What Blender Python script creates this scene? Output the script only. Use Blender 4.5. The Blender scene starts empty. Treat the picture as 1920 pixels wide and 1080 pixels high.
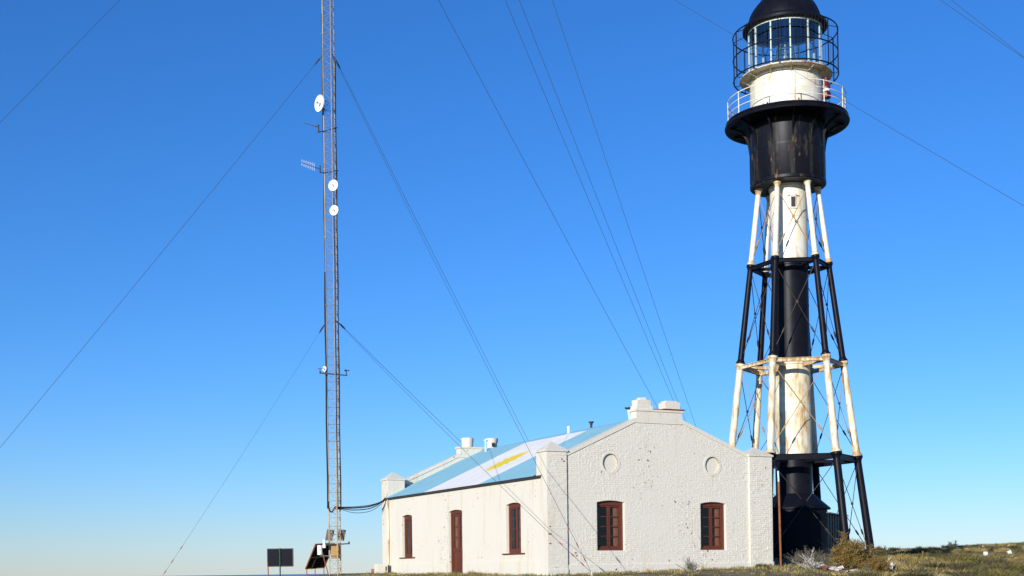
import bpy, bmesh, math, random
from mathutils import Vector, Matrix, noise
R = math.radians
random.seed(7)
scene = bpy.context.scene
COL = scene.collection
EYE = 1.7                                   # eye height: every "h" below is metres above the eye

# ------------------------------------------------------------------ camera
cd = bpy.data.cameras.new('camera'); cam = bpy.data.objects.new('camera', cd); COL.objects.link(cam)
cd.sensor_width = 36.0; cd.lens = 2450/1920*36; cd.shift_y = (1069.3-540)/1920
cd.clip_start = .1; cd.clip_end = 90000
ro = R(.75); c_, s_ = math.cos(ro), math.sin(ro)
cam.matrix_world = Matrix(((c_, s_, 0, 0), (0, 0, -1, 0), (-s_, c_, 0, EYE), (0, 0, 0, 1)))
scene.camera = cam
scene.render.resolution_x = 1024; scene.render.resolution_y = 576

# ------------------------------------------------------------------ sky, sun, exposure
SUN_EL = R(14); SUN_AZ = R(26.5)          # azimuth: left of straight behind the camera
to_sun = Vector((-math.sin(SUN_AZ)*math.cos(SUN_EL), -math.cos(SUN_AZ)*math.cos(SUN_EL), math.sin(SUN_EL)))
w = bpy.data.worlds.new('World'); scene.world = w; w.use_nodes = True
nt = w.node_tree; bg = nt.nodes['Background']
sky = nt.nodes.new('ShaderNodeTexSky'); sky.sky_type = 'NISHITA'; sky.sun_disc = False
sky.sun_elevation = SUN_EL; sky.sun_rotation = math.atan2(to_sun.x, to_sun.y)
sky.altitude = 0; sky.air_density = 1.05; sky.dust_density = 0; sky.ozone_density = 7.2
hs = nt.nodes.new('ShaderNodeHueSaturation'); hs.inputs['Saturation'].default_value = 1.075; hs.inputs['Hue'].default_value = .503
nt.links.new(sky.outputs[0], hs.inputs['Color']); wb = nt.nodes.new('ShaderNodeMix'); wb.data_type = 'RGBA'; wb.blend_type = 'MULTIPLY'; wb.inputs[0].default_value = 1; wb.inputs[7].default_value = (1.0, .93, 1.02, 1)   # white balance
nt.links.new(hs.outputs[0], wb.inputs[6]); nt.links.new(wb.outputs[2], bg.inputs['Color'])
bg.inputs['Strength'].default_value = .142
sl = bpy.data.lights.new('sun', 'SUN'); sl.energy = 4.7; sl.angle = R(.5); sl.color = (1, .975, .935)
so = bpy.data.objects.new('sun', sl); COL.objects.link(so)
so.rotation_euler = to_sun.to_track_quat('Z', 'Y').to_euler(); so.location = (-40, -60, 40)
vs = scene.view_settings
vs.view_transform = 'Standard'; vs.look = 'None'; vs.gamma = 1; vs.use_curve_mapping = False; vs.exposure = 0.25

# ------------------------------------------------------------------ helpers
class MB:
    """collects shapes, builds ONE mesh object"""
    def __init__(s): s.v = []; s.f = []; s.c = []; s.col = None
    def add(s, vs, fs):
        o = len(s.v); s.v += [tuple(p) for p in vs]
        for f in fs: s.f.append(tuple(i+o for i in f)); s.c.append(s.col)
        return s
    def box(s, a, b, M=None):
        x0, y0, z0 = a; x1, y1, z1 = b
        p = [Vector(q) for q in ((x0,y0,z0),(x1,y0,z0),(x1,y1,z0),(x0,y1,z0),(x0,y0,z1),(x1,y0,z1),(x1,y1,z1),(x0,y1,z1))]
        if M: p = [M @ q for q in p]
        return s.add(p, [(0,3,2,1),(4,5,6,7),(0,1,5,4),(1,2,6,5),(2,3,7,6),(3,0,4,7)])
    def tube(s, pts, r, n=6, cap=True):
        pts = [Vector(p) for p in pts]; k = len(pts)
        rs = r if isinstance(r, (list, tuple)) else [r]*k
        up = None; rings = []
        for i, p in enumerate(pts):
            d = (pts[min(i+1, k-1)]-pts[max(i-1, 0)])
            d = d.normalized() if d.length > 1e-9 else Vector((0, 0, 1))
            if up is None:
                up = Vector((0, 0, 1)) if abs(d.z) < .9 else Vector((1, 0, 0))
            x = up.cross(d)
            if x.length < 1e-6: x = d.orthogonal()
            x.normalize(); y = d.cross(x); up = y
            rings.append([p + (x*math.cos(2*math.pi*j/n)+y*math.sin(2*math.pi*j/n))*rs[i] for j in range(n)])
        vs = [q for g in rings for q in g]; fs = []
        for i in range(k-1):
            for j in range(n):
                a = i*n+j; b = i*n+(j+1) % n
                fs.append((a, b, b+n, a+n))
        if cap: fs.append(tuple(range(n-1, -1, -1))); fs.append(tuple((k-1)*n+j for j in range(n)))
        return s.add(vs, fs)
    def lathe(s, prof, n=32, cx=0, cy=0, cap0=False, cap1=False, a0=0):
        vs = []; fs = []; k = len(prof)
        for r, z in prof:
            for j in range(n):
                a = 2*math.pi*j/n+a0; vs.append((cx+r*math.cos(a), cy+r*math.sin(a), z))
        for i in range(k-1):
            for j in range(n):
                a = i*n+j; b = i*n+(j+1) % n
                fs.append((a, b, b+n, a+n))
        if cap0: fs.append(tuple(range(n-1, -1, -1)))
        if cap1: fs.append(tuple((k-1)*n+j for j in range(n)))
        return s.add(vs, fs)
    def ring(s, rad, z, r, n=48, m=6, a0=0, a1=2*math.pi):
        full = abs(a1-a0-2*math.pi) < 1e-6; vs = []; fs = []
        cnt = n if full else n+1
        for i in range(cnt):
            a = a0+(a1-a0)*i/n
            for j in range(m):
                b = 2*math.pi*j/m; q = rad+r*math.cos(b)
                vs.append((q*math.cos(a), q*math.sin(a), z+r*math.sin(b)))
        for i in range(n):
            for j in range(m):
                a = i*m+j; b = i*m+(j+1) % m; e = ((i+1) % cnt)*m
                fs.append((a, e+j, e+(j+1) % m, b))
        return s.add(vs, fs)
    def prism(s, poly, f0, f1):
        """poly: 2D points; f0/f1 map a 2D point to 3D on either side"""
        n = len(poly); vs = [f0(p) for p in poly]+[f1(p) for p in poly]
        fs = [tuple(range(n-1, -1, -1)), tuple(range(n, 2*n))]
        for i in range(n): j = (i+1) % n; fs.append((i, j, j+n, i+n))
        return s.add(vs, fs)
    def mesh(s, name, smooth=None, fix=True):
        me = bpy.data.meshes.new(name); me.from_pydata(s.v, [], s.f)
        if fix and len(s.f) < 20000:
            bm = bmesh.new(); bm.from_mesh(me); bmesh.ops.recalc_face_normals(bm, faces=bm.faces); bm.to_mesh(me); bm.free()
        if any(c is not None for c in s.c):
            at = me.color_attributes.new('Col', 'FLOAT_COLOR', 'CORNER'); buf = []
            for f, c in zip(s.f, s.c):
                c = c or (1, 1, 1)
                for _ in f: buf += [c[0], c[1], c[2], 1]
            at.data.foreach_set('color', buf)
        if smooth:
            me.shade_smooth(); me.set_sharp_from_angle(angle=R(smooth))
        me.update(); return me
    def build(s, name, mat, parent=None, smooth=None, fix=True, loc=None):
        return link(name, s.mesh(name, smooth, fix), mat, parent, loc)

def link(name, me, mat, parent=None, loc=None):
    if mat and not me.materials: me.materials.append(mat)
    o = bpy.data.objects.new(name, me); COL.objects.link(o); o.parent = parent
    if loc is not None: o.location = loc
    return o
def root(name, loc, rz=0):
    o = bpy.data.objects.new(name, None); COL.objects.link(o); o.location = loc; o.rotation_euler = (0, 0, rz); o.empty_display_size = .3
    return o
def tag(o, label=None, cat=None, group=None, kind=None):
    if label: o['label'] = label
    if cat: o['category'] = cat
    if group: o['group'] = group
    if kind: o['kind'] = kind
    return o
def part_label(o, label): o['label'] = label; return o

# ---- materials
def new_mat(name):
    m = bpy.data.materials.new(name); m.use_nodes = True
    return m, m.node_tree, m.node_tree.nodes['Principled BSDF']
def N(nt, t, **kw):
    n = nt.nodes.new(t)
    for k, v in kw.items():
        if hasattr(n, k): setattr(n, k, v)
        else: n.inputs[k.replace('_', ' ')].default_value = v
    return n
def pos(nt, scale=(1, 1, 1), src=None):
    m = nt.nodes.new('ShaderNodeMapping'); m.inputs['Scale'].default_value = scale
    if src is None: src = nt.nodes.new('ShaderNodeNewGeometry').outputs['Position']
    nt.links.new(src, m.inputs['Vector']); return m.outputs[0]
def nse(nt, vec, scale, detail=4, rough=.55):
    n = nt.nodes.new('ShaderNodeTexNoise'); n.inputs['Scale'].default_value = scale
    n.inputs['Detail'].default_value = detail; n.inputs['Roughness'].default_value = rough
    nt.links.new(vec, n.inputs['Vector']); return n.outputs['Fac']
def ramp(nt, fac, a, b, c0=(0, 0, 0), c1=(1, 1, 1)):
    r = nt.nodes.new('ShaderNodeValToRGB'); e = r.color_ramp.elements
    e[0].position = a; e[1].position = b; e[0].color = (*c0, 1); e[1].color = (*c1, 1)
    nt.links.new(fac, r.inputs[0]); return r.outputs[0]
def mix(nt, fac, a, b, mode='MIX'):
    m = nt.nodes.new('ShaderNodeMix'); m.data_type = 'RGBA'; m.blend_type = mode
    for sock, val in ((m.inputs[0], fac), (m.inputs[6], a), (m.inputs[7], b)):
        if isinstance(val, (int, float)): sock.default_value = val
        elif isinstance(val, tuple): sock.default_value = (*val, 1) if len(val) == 3 else val
        else: nt.links.new(val, sock)
    return m.outputs[2]
def math_(nt, op, a, b=None):
    m = nt.nodes.new('ShaderNodeMath'); m.operation = op
    for i, v in enumerate((a, b)):
        if v is None: continue
        if isinstance(v, (int, float)): m.inputs[i].default_value = v
        else: nt.links.new(v, m.inputs[i])
    return m.outputs[0]
def bump(nt, bs, h, strength, dist):
    b = nt.nodes.new('ShaderNodeBump'); b.inputs['Strength'].default_value = strength; b.inputs['Distance'].default_value = dist
    nt.links.new(h, b.inputs['Height']); nt.links.new(b.outputs[0], bs.inputs['Normal'])

def mat_wall(name, base, warm, chips=.70, bstr=.5, dirt=True, grime=.75):
    m, nt, bs = new_mat(name); p = pos(nt)
    col = mix(nt, ramp(nt, nse(nt, p, .7, 5), .35, .7), base, warm)
    col = mix(nt, ramp(nt, nse(nt, pos(nt, (2.2, 2.2, .25)), 1.5, 6, .6), grime-.14, grime), col, (.62, .56, .44))
    col = mix(nt, ramp(nt, nse(nt, p, 2.6, 6, .65), .60, .74), col, (.66, .62, .53))
    if dirt:
        sep = nt.nodes.new('ShaderNodeSeparateXYZ'); nt.links.new(p, sep.inputs[0])
        z = math_(nt, 'ADD', sep.outputs[2], math_(nt, 'MULTIPLY', nse(nt, p, 2.5, 5), -.9))
        col = mix(nt, ramp(nt, z, 1.16, 1.72, (.60,)*3, (0,)*3), col, (.58, .50, .34))
    zone = math_(nt, 'ADD', .62, math_(nt, 'MULTIPLY', nse(nt, p, .45, 2), .78))
    for sc, off, cc in ((7.5, 0, (.20, .12, .085)), (19, -.012, (.30, .25, .20))):
        chip = math_(nt, 'MULTIPLY', nse(nt, p, sc, 2, .4), zone)
        col = mix(nt, ramp(nt, chip, chips+off, chips+off+.015), col, cc)
    nt.links.new(col, bs.inputs['Base Color']); bs.inputs['Roughness'].default_value = .75
    bs.inputs['Specular IOR Level'].default_value = .25
    lump = ramp(nt, math_(nt, 'MULTIPLY', nse(nt, p, 11, 2, .5), math_(nt, 'ADD', .55, math_(nt, 'MULTIPLY', nse(nt, p, .8, 2), .9))), .55, .66)
    h = math_(nt, 'ADD', math_(nt, 'MULTIPLY', nse(nt, p, 26, 5, .6), .5), math_(nt, 'MULTIPLY', lump, .5))
    h = math_(nt, 'ADD', h, nse(nt, p, 3, 3))
    bump(nt, bs, h, bstr, .014)
    return m
def mat_iron(name, base, alt, rust_a, rust_b, rough=.45, streak=6.0, spec=.5, stain=None):
    m, nt, bs = new_mat(name)
    pv = pos(nt, (1, 1, .22)); p = pos(nt)
    col = mix(nt, ramp(nt, nse(nt, p, 2.0, 4), .35, .7), base, alt)
    if stain:
        col = mix(nt, ramp(nt, nse(nt, pv, 3.2, 4), .57, .72), col, stain)
    r = math_(nt, 'ADD', math_(nt, 'MULTIPLY', nse(nt, pv, streak, 5, .6), .65), math_(nt, 'MULTIPLY', nse(nt, p, .9, 3), .35))
    f = ramp(nt, r, rust_a, rust_b)
    rc = mix(nt, nse(nt, p, 14, 3), (.30, .13, .03), (.52, .30, .10))
    col = mix(nt, f, col, rc)
    nt.links.new(col, bs.inputs['Base Color'])
    bs.inputs['Roughness'].default_value = rough; bs.inputs['Specular IOR Level'].default_value = spec
    bump(nt, bs, nse(nt, p, 30, 4), .25, .01)
    return m
def mat_plain(name, base, alt=None, rough=.6, metal=0, scale=6.0, spec=.4, bstr=.2):
    m, nt, bs = new_mat(name); p = pos(nt)
    col = mix(nt, ramp(nt, nse(nt, p, scale, 5), .3, .72), base, alt or tuple(x*.75 for x in base))
    nt.links.new(col, bs.inputs['Base Color']); bs.inputs['Roughness'].default_value = rough; bs.inputs['Metallic'].default_value = metal
    bs.inputs['Specular IOR Level'].default_value = spec
    if bstr: bump(nt, bs, nse(nt, p, scale*5, 4), bstr, .008)
    return m
def mat_wood(name, a, b):
    m, nt, bs = new_mat(name)
    col = mix(nt, ramp(nt, nse(nt, pos(nt, (9, 9, .9)), 3, 5), .3, .72), a, b)
    col = mix(nt, ramp(nt, nse(nt, pos(nt), 11, 4), .62, .72), col, tuple(x*.55 for x in a))
    nt.links.new(col, bs.inputs['Base Color']); bs.inputs['Roughness'].default_value = .5
    bump(nt, bs, nse(nt, pos(nt, (30, 30, 3)), 3, 3), .2, .005)
    return m
def mat_glass(name, tint=(.8, .88, .95), refl=.9, f0=.035):
    m = bpy.data.materials.new(name); m.use_nodes = True; nt = m.node_tree; nt.nodes.clear()
    out = nt.nodes.new('ShaderNodeOutputMaterial'); mx = nt.nodes.new('ShaderNodeMixShader')
    tr = nt.nodes.new('ShaderNodeBsdfTransparent'); tr.inputs[0].default_value = (*tint, 1)
    gl = nt.nodes.new('ShaderNodeBsdfGlossy'); gl.inputs['Roughness'].default_value = .02; gl.inputs[0].default_value = (refl, refl, refl, 1)
    lw = nt.nodes.new('ShaderNodeLayerWeight'); lw.inputs[0].default_value = .5
    fr = math_(nt, 'ADD', f0, math_(nt, 'MULTIPLY', math_(nt, 'POWER', lw.outputs['Facing'], 5), .9))
    h = nse(nt, pos(nt), 3, 2); b = nt.nodes.new('ShaderNodeBump'); b.inputs['Strength'].default_value = .06; b.inputs['Distance'].default_value = .02
    nt.links.new(h, b.inputs['Height']); nt.links.new(b.outputs[0], gl.inputs['Normal'])
    nt.links.new(fr, mx.inputs[0]); nt.links.new(tr.outputs[0], mx.inputs[1]); nt.links.new(gl.outputs[0], mx.inputs[2])
    nt.links.new(mx.outputs[0], out.inputs[0]); return m
def mat_leaf(name, rough=.7, trans=.25):
    m, nt, bs = new_mat(name)
    a = nt.nodes.new('ShaderNodeVertexColor'); a.layer_name = 'Col'
    col = mix(nt, nse(nt, pos(nt), 5, 2), a.outputs[0], (.10, .085, .03), 'MIX')
    col = mix(nt, .55, a.outputs[0], col)
    nt.links.new(col, bs.inputs['Base Color']); bs.inputs['Roughness'].default_value = rough
    bs.inputs['Specular IOR Level'].default_value = .2
    return m

M = {}
M['wall'] = mat_wall('white_lime_paint', (.78, .775, .75), (.755, .745, .71), .78, .4, grime=.69)
M['brick'] = mat_wall('painted_brick', (.80, .80, .785), (.78, .78, .76), .755, .55, grime=.74)
M['white_iron'] = mat_iron('white_painted_iron', (.77, .735, .62), (.70, .63, .45), .555, .70, .45)
M['white_rusty'] = mat_iron('white_iron_streaked_with_rust', (.75, .70, .54), (.68, .57, .32), .485, .64, .5)
M['cap_rusty'] = mat_iron('white_iron_rusty_joint', (.70, .64, .46), (.58, .46, .24), .44, .58, .6)
M['black_iron'] = mat_iron('black_painted_iron', (.005, .005, .009), (.009, .009, .013), .66, .75, .42, 6, .12)
M['drum_iron'] = mat_iron('weathered_black_iron', (.005, .005, .009), (.009, .009, .013), .60, .73, .42, 5, .16, (.050, .045, .034))
M['seam_iron'] = mat_iron('brownish_black_seam', (.014, .013, .013), (.028, .024, .020), .57, .76, .5, 9, .15)
M['rod_rust'] = mat_iron('rusty_rod', (.30, .17, .07), (.42, .26, .10), .45, .6, .75)
M['rod_dark'] = mat_plain('dark_rod', (.025, .022, .02), (.06, .035, .02), .55)
M['rust'] = mat_plain('rust', (.19, .062, .022), (.28, .105, .035), .85)
M['glass'] = mat_glass('window_glass', (.72, .80, .95), .9, .045)  # blue tint put in for sky mirrored in the panes
M['lantern_glass'] = mat_glass('lantern_glass', (.90, .95, .97), .9, .16)
M['lens'] = mat_glass('lens_glass', (.90, .92, .88), 1.0, .30)
M['astragal'] = mat_plain('pale_green_metal', (.60, .68, .58), (.50, .58, .48), .4)
M['wood'] = mat_wood('red_brown_wood', (.145, .034, .013), (.080, .019, .008))
M['wood_inner'] = mat_wood('orange_wood', (.42, .12, .035), (.32, .085, .022))
M['dark_room'] = mat_plain('dim_interior', (.035, .04, .055), (.025, .03, .04), .9)  # blue-black put into the colour for the unlit room and mirrored sky
M['red'] = mat_plain('red_paint', (.15, .008, .018), (.11, .006, .012), .4)
M['galv'] = mat_iron('galvanised_steel', (.25, .235, .21), (.17, .15, .12), .53, .66, .5)
M['galv_yellow'] = mat_iron('weathered_yellow_steel', (.36, .29, .16), (.44, .38, .26), .48, .62, .6)
M['lattice'] = mat_plain('grey_lattice_steel', (.30, .285, .26), (.17, .14, .11), .5)
M['wire'] = mat_plain('steel_wire', (.05, .05, .055), (.03, .03, .03), .5, bstr=0)
M['cable'] = mat_plain('black_cable', (.012, .012, .013), (.02, .02, .02), .5, bstr=0)
M['dish'] = mat_plain('white_dish', (.82, .82, .80), (.78, .78, .76), .45)
M['dark_metal'] = mat_plain('dark_metal', (.03, .028, .026), (.05, .04, .03), .5)
M['panel_back'] = mat_plain('panel_back', (.007, .007, .013), (.005, .005, .010), .6, scale=3, spec=.1)
M['green_post'] = mat_plain('green_post', (.02, .09, .05), (.015, .06, .035), .5)
M['grey_panel'] = mat_plain('grey_panel', (.22, .22, .21), (.14, .14, .14), .5)
M['ochre_box'] = mat_iron('rusty_ochre_box', (.34, .20, .06), (.26, .12, .04), .46, .62, .7)
M['roof_blue'] = mat_plain('sky_blue_roof_paint', (.26, .50, .575), (.23, .455, .53), .5, scale=1.2, bstr=.1)
M['roof_white'] = None
M['pale_blue_pipe'] = mat_plain('pale_blue_pipe', (.45, .66, .80), (.40, .60, .74), .5)
M['dark_hut'] = mat_plain('black_sheet_metal', (.004, .005, .009), (.006, .007, .012), .5, spec=.12)
M['hut_roof'] = mat_plain('dark_blue_grey_roof', (.035, .042, .06), (.025, .03, .045), .4)
M['twig'] = mat_leaf('twigs'); M['leaf'] = mat_leaf('leaves'); M['grass'] = mat_leaf('grass_blades')
M['stone'] = mat_plain('pale_stone', (.62, .57, .50), (.42, .36, .30), .85)
M['redbrick'] = mat_plain('broken_red_brick', (.36, .12, .07), (.26, .09, .05), .85)
M['marker'] = mat_plain('white_marker', (.80, .79, .76), (.72, .70, .66), .7)

# ------------------------------------------------------------------ terrain
CTRL = [(0,0,-1.7),(0,-40,-1.7),(-60,0,-1.9),(60,0,-1.7),(0,20,-1.35),(-20,20,-1.5),(20,20,-1.4),(40,40,-1.3),(0,38,-.55),(10,38,-.6),(-10,40,-.5),(20,42,-.85),
        (1.3,46.2,-.22),(5,48,-.14),(8,49.6,-.07),(10.3,51,0.0),(-6,61,-.03),(-2.5,54,-.12),(-7.5,57,-.24),(-13,57,-.42),(13,58,.33),(13,63,.5),(17,59,.3),(10,56,.3),
        (15,48,-.55),(25,55,-.45),(16,53,-.15),(22,66,.05),(30,80,.38),(36,97,1.1),(44,104,1.5),(30,96,.95),(60,104,1.7),(24,96,.75),(12,92,.4),(3,80,.05),(-8,72,-.55),(-20,70,-.75),(-40,66,-.8),(80,80,1.0)]
def sstep(a, b, x): t = min(1, max(0, (x-a)/(b-a))); return t*t*(3-2*t)
def ground_h(x, y):
    sw = 0; sh = 0
    for a, b, h in CTRL:
        wgt = 1/((x-a)**2+(y-b)**2+2.0)**2
        sw += wgt; sh += wgt*h
    h = sh/sw
    yc = 74+(118-74)*sstep(-6, 22, x)
    h += .035*noise.noise((x*.9, y*.9, 0))+.10*noise.noise((x*.22, y*.22, 3))*sstep(60, 80, y)
    if y > yc: h -= 40*sstep(0, 30, y-yc)
    return h
def gz(x, y): return ground_h(x, y)+EYE
def axis(pts):
    out = []
    for a, b, st in pts:
        v = a
        while v < b-1e-6: out.append(v); v += st
    out.append(pts[-1][1]); return out
xs = axis([(-400,-60,20),(-60,-20,4),(-20,45,.8),(45,100,5),(100,500,25)])
ys = axis([(-300,-20,20),(-20,36,4),(36,118,.9),(118,152,4)])
b = MB(); nx = len(xs)
b.v = [(x, y, gz(x, y)) for y in ys for x in xs]
b.f = [(j*nx+i, j*nx+i+1, (j+1)*nx+i+1, (j+1)*nx+i) for j in range(len(ys)-1) for i in range(nx-1)]; b.c = [None]*len(b.f)
m, nt_, bs = new_mat('dry_heath_ground'); p = pos(nt_)
col = mix(nt_, ramp(nt_, nse(nt_, p, .5, 6), .35, .65), (.17, .135, .07), (.27, .205, .12))
col = mix(nt_, ramp(nt_, nse(nt_, p, 2.3, 5), .5, .68), col, (.075, .085, .035))
col = mix(nt_, ramp(nt_, nse(nt_, p, 9, 4), .6, .75), col, (.33, .26, .18))
nt_.links.new(col, bs.inputs['Base Color']); bs.inputs['Roughness'].default_value = .95; bs.inputs['Specular IOR Level'].default_value = .1
bump(nt_, bs, nse(nt_, p, 8, 6), .8, .12)
tag(b.build('ground', m, smooth=180, fix=False), kind='structure')
m, nt_, bs = new_mat('sea_water')
bs.inputs['Base Color'].default_value = (.012, .05, .12, 1); bs.inputs['Roughness'].default_value = .25
bump(nt_, bs, nse(nt_, pos(nt_), .12, 6), .6, 1.5)
b = MB(); b.add([(-60000, 60, -36), (60000, 60, -36), (60000, 45000, -36), (-60000, 45000, -36)], [(0, 1, 2, 3)])
tag(b.build('sea', m, fix=False), kind='structure')

# ================================================================== the house
TH = math.atan2(2450, 4790); HC = Vector((1.2946, 46.7, EYE)); ZB = -.75      # local x along the gable, y along the long wall, z above the eye
house = root('white_house', HC, TH)
tag(house, 'long white painted brick house with blue and white striped corrugated roof', 'house')
HW, HL = 10.07, 16.1; PW = .82; PR = 8.97; GV = .068; WT = .36; ROOF0 = 3.47; RS = .462; RIDGE = 5.0

def plate(name, outer, holes, fmap, thick_map, mat, parent):
    """flat wall with openings: fmap(p) -> outer face, thick_map(p) -> inner face"""
    bm = bmesh.new(); edges = []
    for loop in [outer]+holes:
        vsl = [bm.verts.new((q[0], q[1], 0)) for q in loop]
        for i in range(len(vsl)): edges.append(bm.edges.new((vsl[i], vsl[(i+1) % len(vsl)])))
    bmesh.ops.triangle_fill(bm, use_beauty=True, use_dissolve=False, edges=edges)
    bm.verts.index_update(); v2 = [(v.co.x, v.co.y) for v in bm.verts]; faces = [[v.index for v in f.verts] for f in bm.faces]
    bm.free(); n = len(v2)
    mb = MB(); mb.v = [tuple(fmap(q)) for q in v2]+[tuple(thick_map(q)) for q in v2]
    mb.f = [tuple(f) for f in faces]+[tuple(i+n for i in reversed(f)) for f in faces]
    o = 0
    for loop in [outer]+holes:
        k = len(loop)
        for i in range(k): a, c = o+i, o+(i+1) % k; mb.f.append((a, c, c+n, a+n))
        o += k
    mb.c = [None]*len(mb.f)
    return mb.build(name, mat, parent)
def arch(x0, x1, z0, z1, rise=.07, n=7):
    """opening with a segmental head: z1 is the crown"""
    pts = [(x0, z0), (x1, z0)]
    for i in range(n+1):
        t = i/n; pts.append((x1+(x0-x1)*t, z1-rise+rise*(1-(2*t-1)**2)))
    return pts
GWIN = [(2.10, 3.29, .68, 2.52), (6.69, 7.88, .68, 2.52)]
OCU = [(2.71, 3.90, .34), (7.27, 3.91, .34)]
BLK0, BLK1, BLKT = 3.84, 5.88, 5.86
def rake(u):        # top of the gable parapet
    return 4.25+(u-.86)*(5.60-4.25)/(BLK0-.86) if u < BLK0 else (5.60 if u <= BLK1 else 5.60+(u-BLK1)*(4.40-5.60)/(8.92-BLK1))
g_out = [(.4, ZB), (9.4, ZB), (9.4, 4.1), (8.92, rake(8.92)), (BLK1, 5.60), (BLK0, 5.60), (.86, 4.25), (.4, 4.1)]
g_holes = [arch(*q) for q in GWIN]+[[(o[0]+o[2]*math.cos(2*math.pi*i/28), o[1]+o[2]*math.sin(2*math.pi*i/28)) for i in range(28)] for o in OCU]
gable = plate('gable_wall', g_out, g_holes, lambda q: (q[0], GV+.012, q[1]), lambda q: (q[0], GV+WT, q[1]), M['brick'], house)
# ---- the bricks of the gable and its corner piers
PITCH_L, PITCH_H = .250, .0775
def in_open(u0, u1, z0, z1):
    for (a, c, e, t) in GWIN:
        if u1 > a-.003 and u0 < c+.003 and z1 > e-.003 and z0 < t+.20: return (a, c, e, t)
    return None
bricks = []                                   # (u0, u1, z0, z1, front plane)
def lay(u_lo, u_hi, plane, top, row_shift, zlo=-.55):
    rw = 0; z = zlo
    while z < 6:
        u = u_lo-(PITCH_L/2 if rw % 2 else 0)-row_shift; z0, z1 = z+.005, z+PITCH_H-.005
        while u < u_hi:
            L = PITCH_L if rw % 4 else PITCH_L/2
            a, c = max(u, u_lo)+.005, min(u+L, u_hi)-.005
            u += L
            if c-a < .03: continue
            tp = min(top(a), top(c))
            if z1 > tp: continue
            segs = [(a, c)]
            q = in_open(a, c, z0, z1) if plane > 0 else None
            if q: segs = [s for s in ((a, min(c, q[0]-.005)), (max(a, q[1]+.005), c)) if s[1]-s[0] > .03]
            for s in segs: bricks.append((s[0], s[1], z0, z1, plane))
        z += PITCH_H; rw += 1
lay(0, PW, 0.0, lambda u: 4.20, 0)
lay(PR, HW, 0.0, lambda u: 4.26, .06)
lay(PW, PR, GV, lambda u: rake(u)-.13, .11)
for (a, c, e, t) in GWIN:                      # soldier courses over the windows
    n = 13
    for i in range(n):
        x0 = a+(c-a)*i/n; x1 = a+(c-a)*(i+1)/n; s = ((x0+x1)/2-(a+c)/2)/((c-a)/2)
        zb = t-.07*s*s+.006
        bricks.append((x0+.004, x1-.004, zb, t+.205, GV))
def ocu_skip(bk):
    cu, cz = (bk[0]+bk[1])/2, (bk[2]+bk[3])/2
    return bk[4] > 0 and any((max(abs(cu-o[0])-(bk[1]-bk[0])/2, 0))**2+(max(abs(cz-o[1])-.036, 0))**2 < (o[2]+.045)**2 for o in OCU)
bricks = [q for q in bricks if not ocu_skip(q)]
bricks.sort(key=lambda q: (q[0] > PW, q[0]+.3*abs(q[2]-1.5)))
rb = random.Random(3)
def brick_geo(mb, u0, u1, z0, z1, v, d):
    j = [rb.uniform(-.0016, .0016) for _ in range(4)]; ch = .007
    v += .011; P = [(u0, v+.006, z0), (u1, v+.006, z0), (u1, v+.006, z1), (u0, v+.006, z1),
         (u0+ch, v-d+j[0], z0+ch), (u1-ch, v-d+j[1], z0+ch), (u1-ch, v-d+j[2], z1-ch), (u0+ch, v-d+j[3], z1-ch)]
    mb.add(P, [(4, 5, 6, 7), (0, 1, 5, 4), (1, 2, 6, 5), (2, 3, 7, 6), (3, 0, 4, 7)])
def depth(u, z):
    k = min(1.5, max(.2, .75+1.7*noise.noise((u*.45, z*.6, 1.7))))+(.7 if u < PW or u > PR else 0)
    return k*rb.choice((.003, .004, .005, .005, .006, .008, .010, -.002))
unit = []
for k in range(6):                             # shared shapes for the bricks built one by one: 1 m long, scaled to length
    mb = MB(); brick_geo(mb, -.5, .5, -.034, .034, 0, .0022*k+.002); unit.append(mb.mesh('brick'))
rest = MB(); single = 0
for q in bricks:
    if single < 295 and q[4] == 0.0 and q[0] < PW or (single < 295 and q[0] > PW and q[3]-q[2] < .1):
        o = link('brick', rb.choice(unit), M['brick'], gable, ((q[0]+q[1])/2, q[4]+rb.uniform(-.001, .002), (q[2]+q[3])/2))
        o.scale = (q[1]-q[0], 1, (q[3]-q[2])/.068); single += 1
    else: brick_geo(rest, *q[:4], q[4], depth(q[0], q[2]))
for (u, z, wd) in ((.10, 1.55, .06), (.10, 1.28, .13), (.10, .94, .08), (1.18, .60, .07), (1.22, .50, .06), (.62, 3.98, .05), (.70, 3.90, .07)):
    mb = MB(); pl = 0 if u < PW else GV; rough_q = [(u-wd/2, pl-.002, z-.025), (u+wd/2, pl+.02, z+.025)]; mb.box(*rough_q); part_label(mb.build('bare_brick', M['redbrick'], gable), 'bare red brick where the paint has flaked off')
tag(rest.build('brickwork', M['brick'], gable, fix=False), kind='stuff')
# ---- oculi: round blind recesses with a rim
for (cu, cz, r) in OCU:
    def disc(n=28, rr=1): return [(cu+rr*math.cos(2*math.pi*i/n), cz+rr*math.sin(2*math.pi*i/n)) for i in range(n)]
    mb = MB(); n = 28; A, B_ = disc(n, r), disc(n, r+.075)
    vs = [(x, GV-.003, z) for x, z in B_]+[(x, GV-.003, z) for x, z in A]+[(x, GV+.098, z) for x, z in A]+[(x, GV+.011, z) for x, z in B_]
    fs = []
    for i in range(n):
        j = (i+1) % n; fs += [(i, j, j+n, i+n), (i+n, j+n, j+2*n, i+2*n), (i, j, j+3*n, i+3*n)]
    mb.add(vs, fs); o = mb.build('oculus', M['wall'], house)
    mb = MB(); mb.add([(x, GV+.090, z) for x, z in disc(n, r+.004)], [tuple(range(n))]); mb.build('recessed_disc', M['wall'], o)
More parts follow.
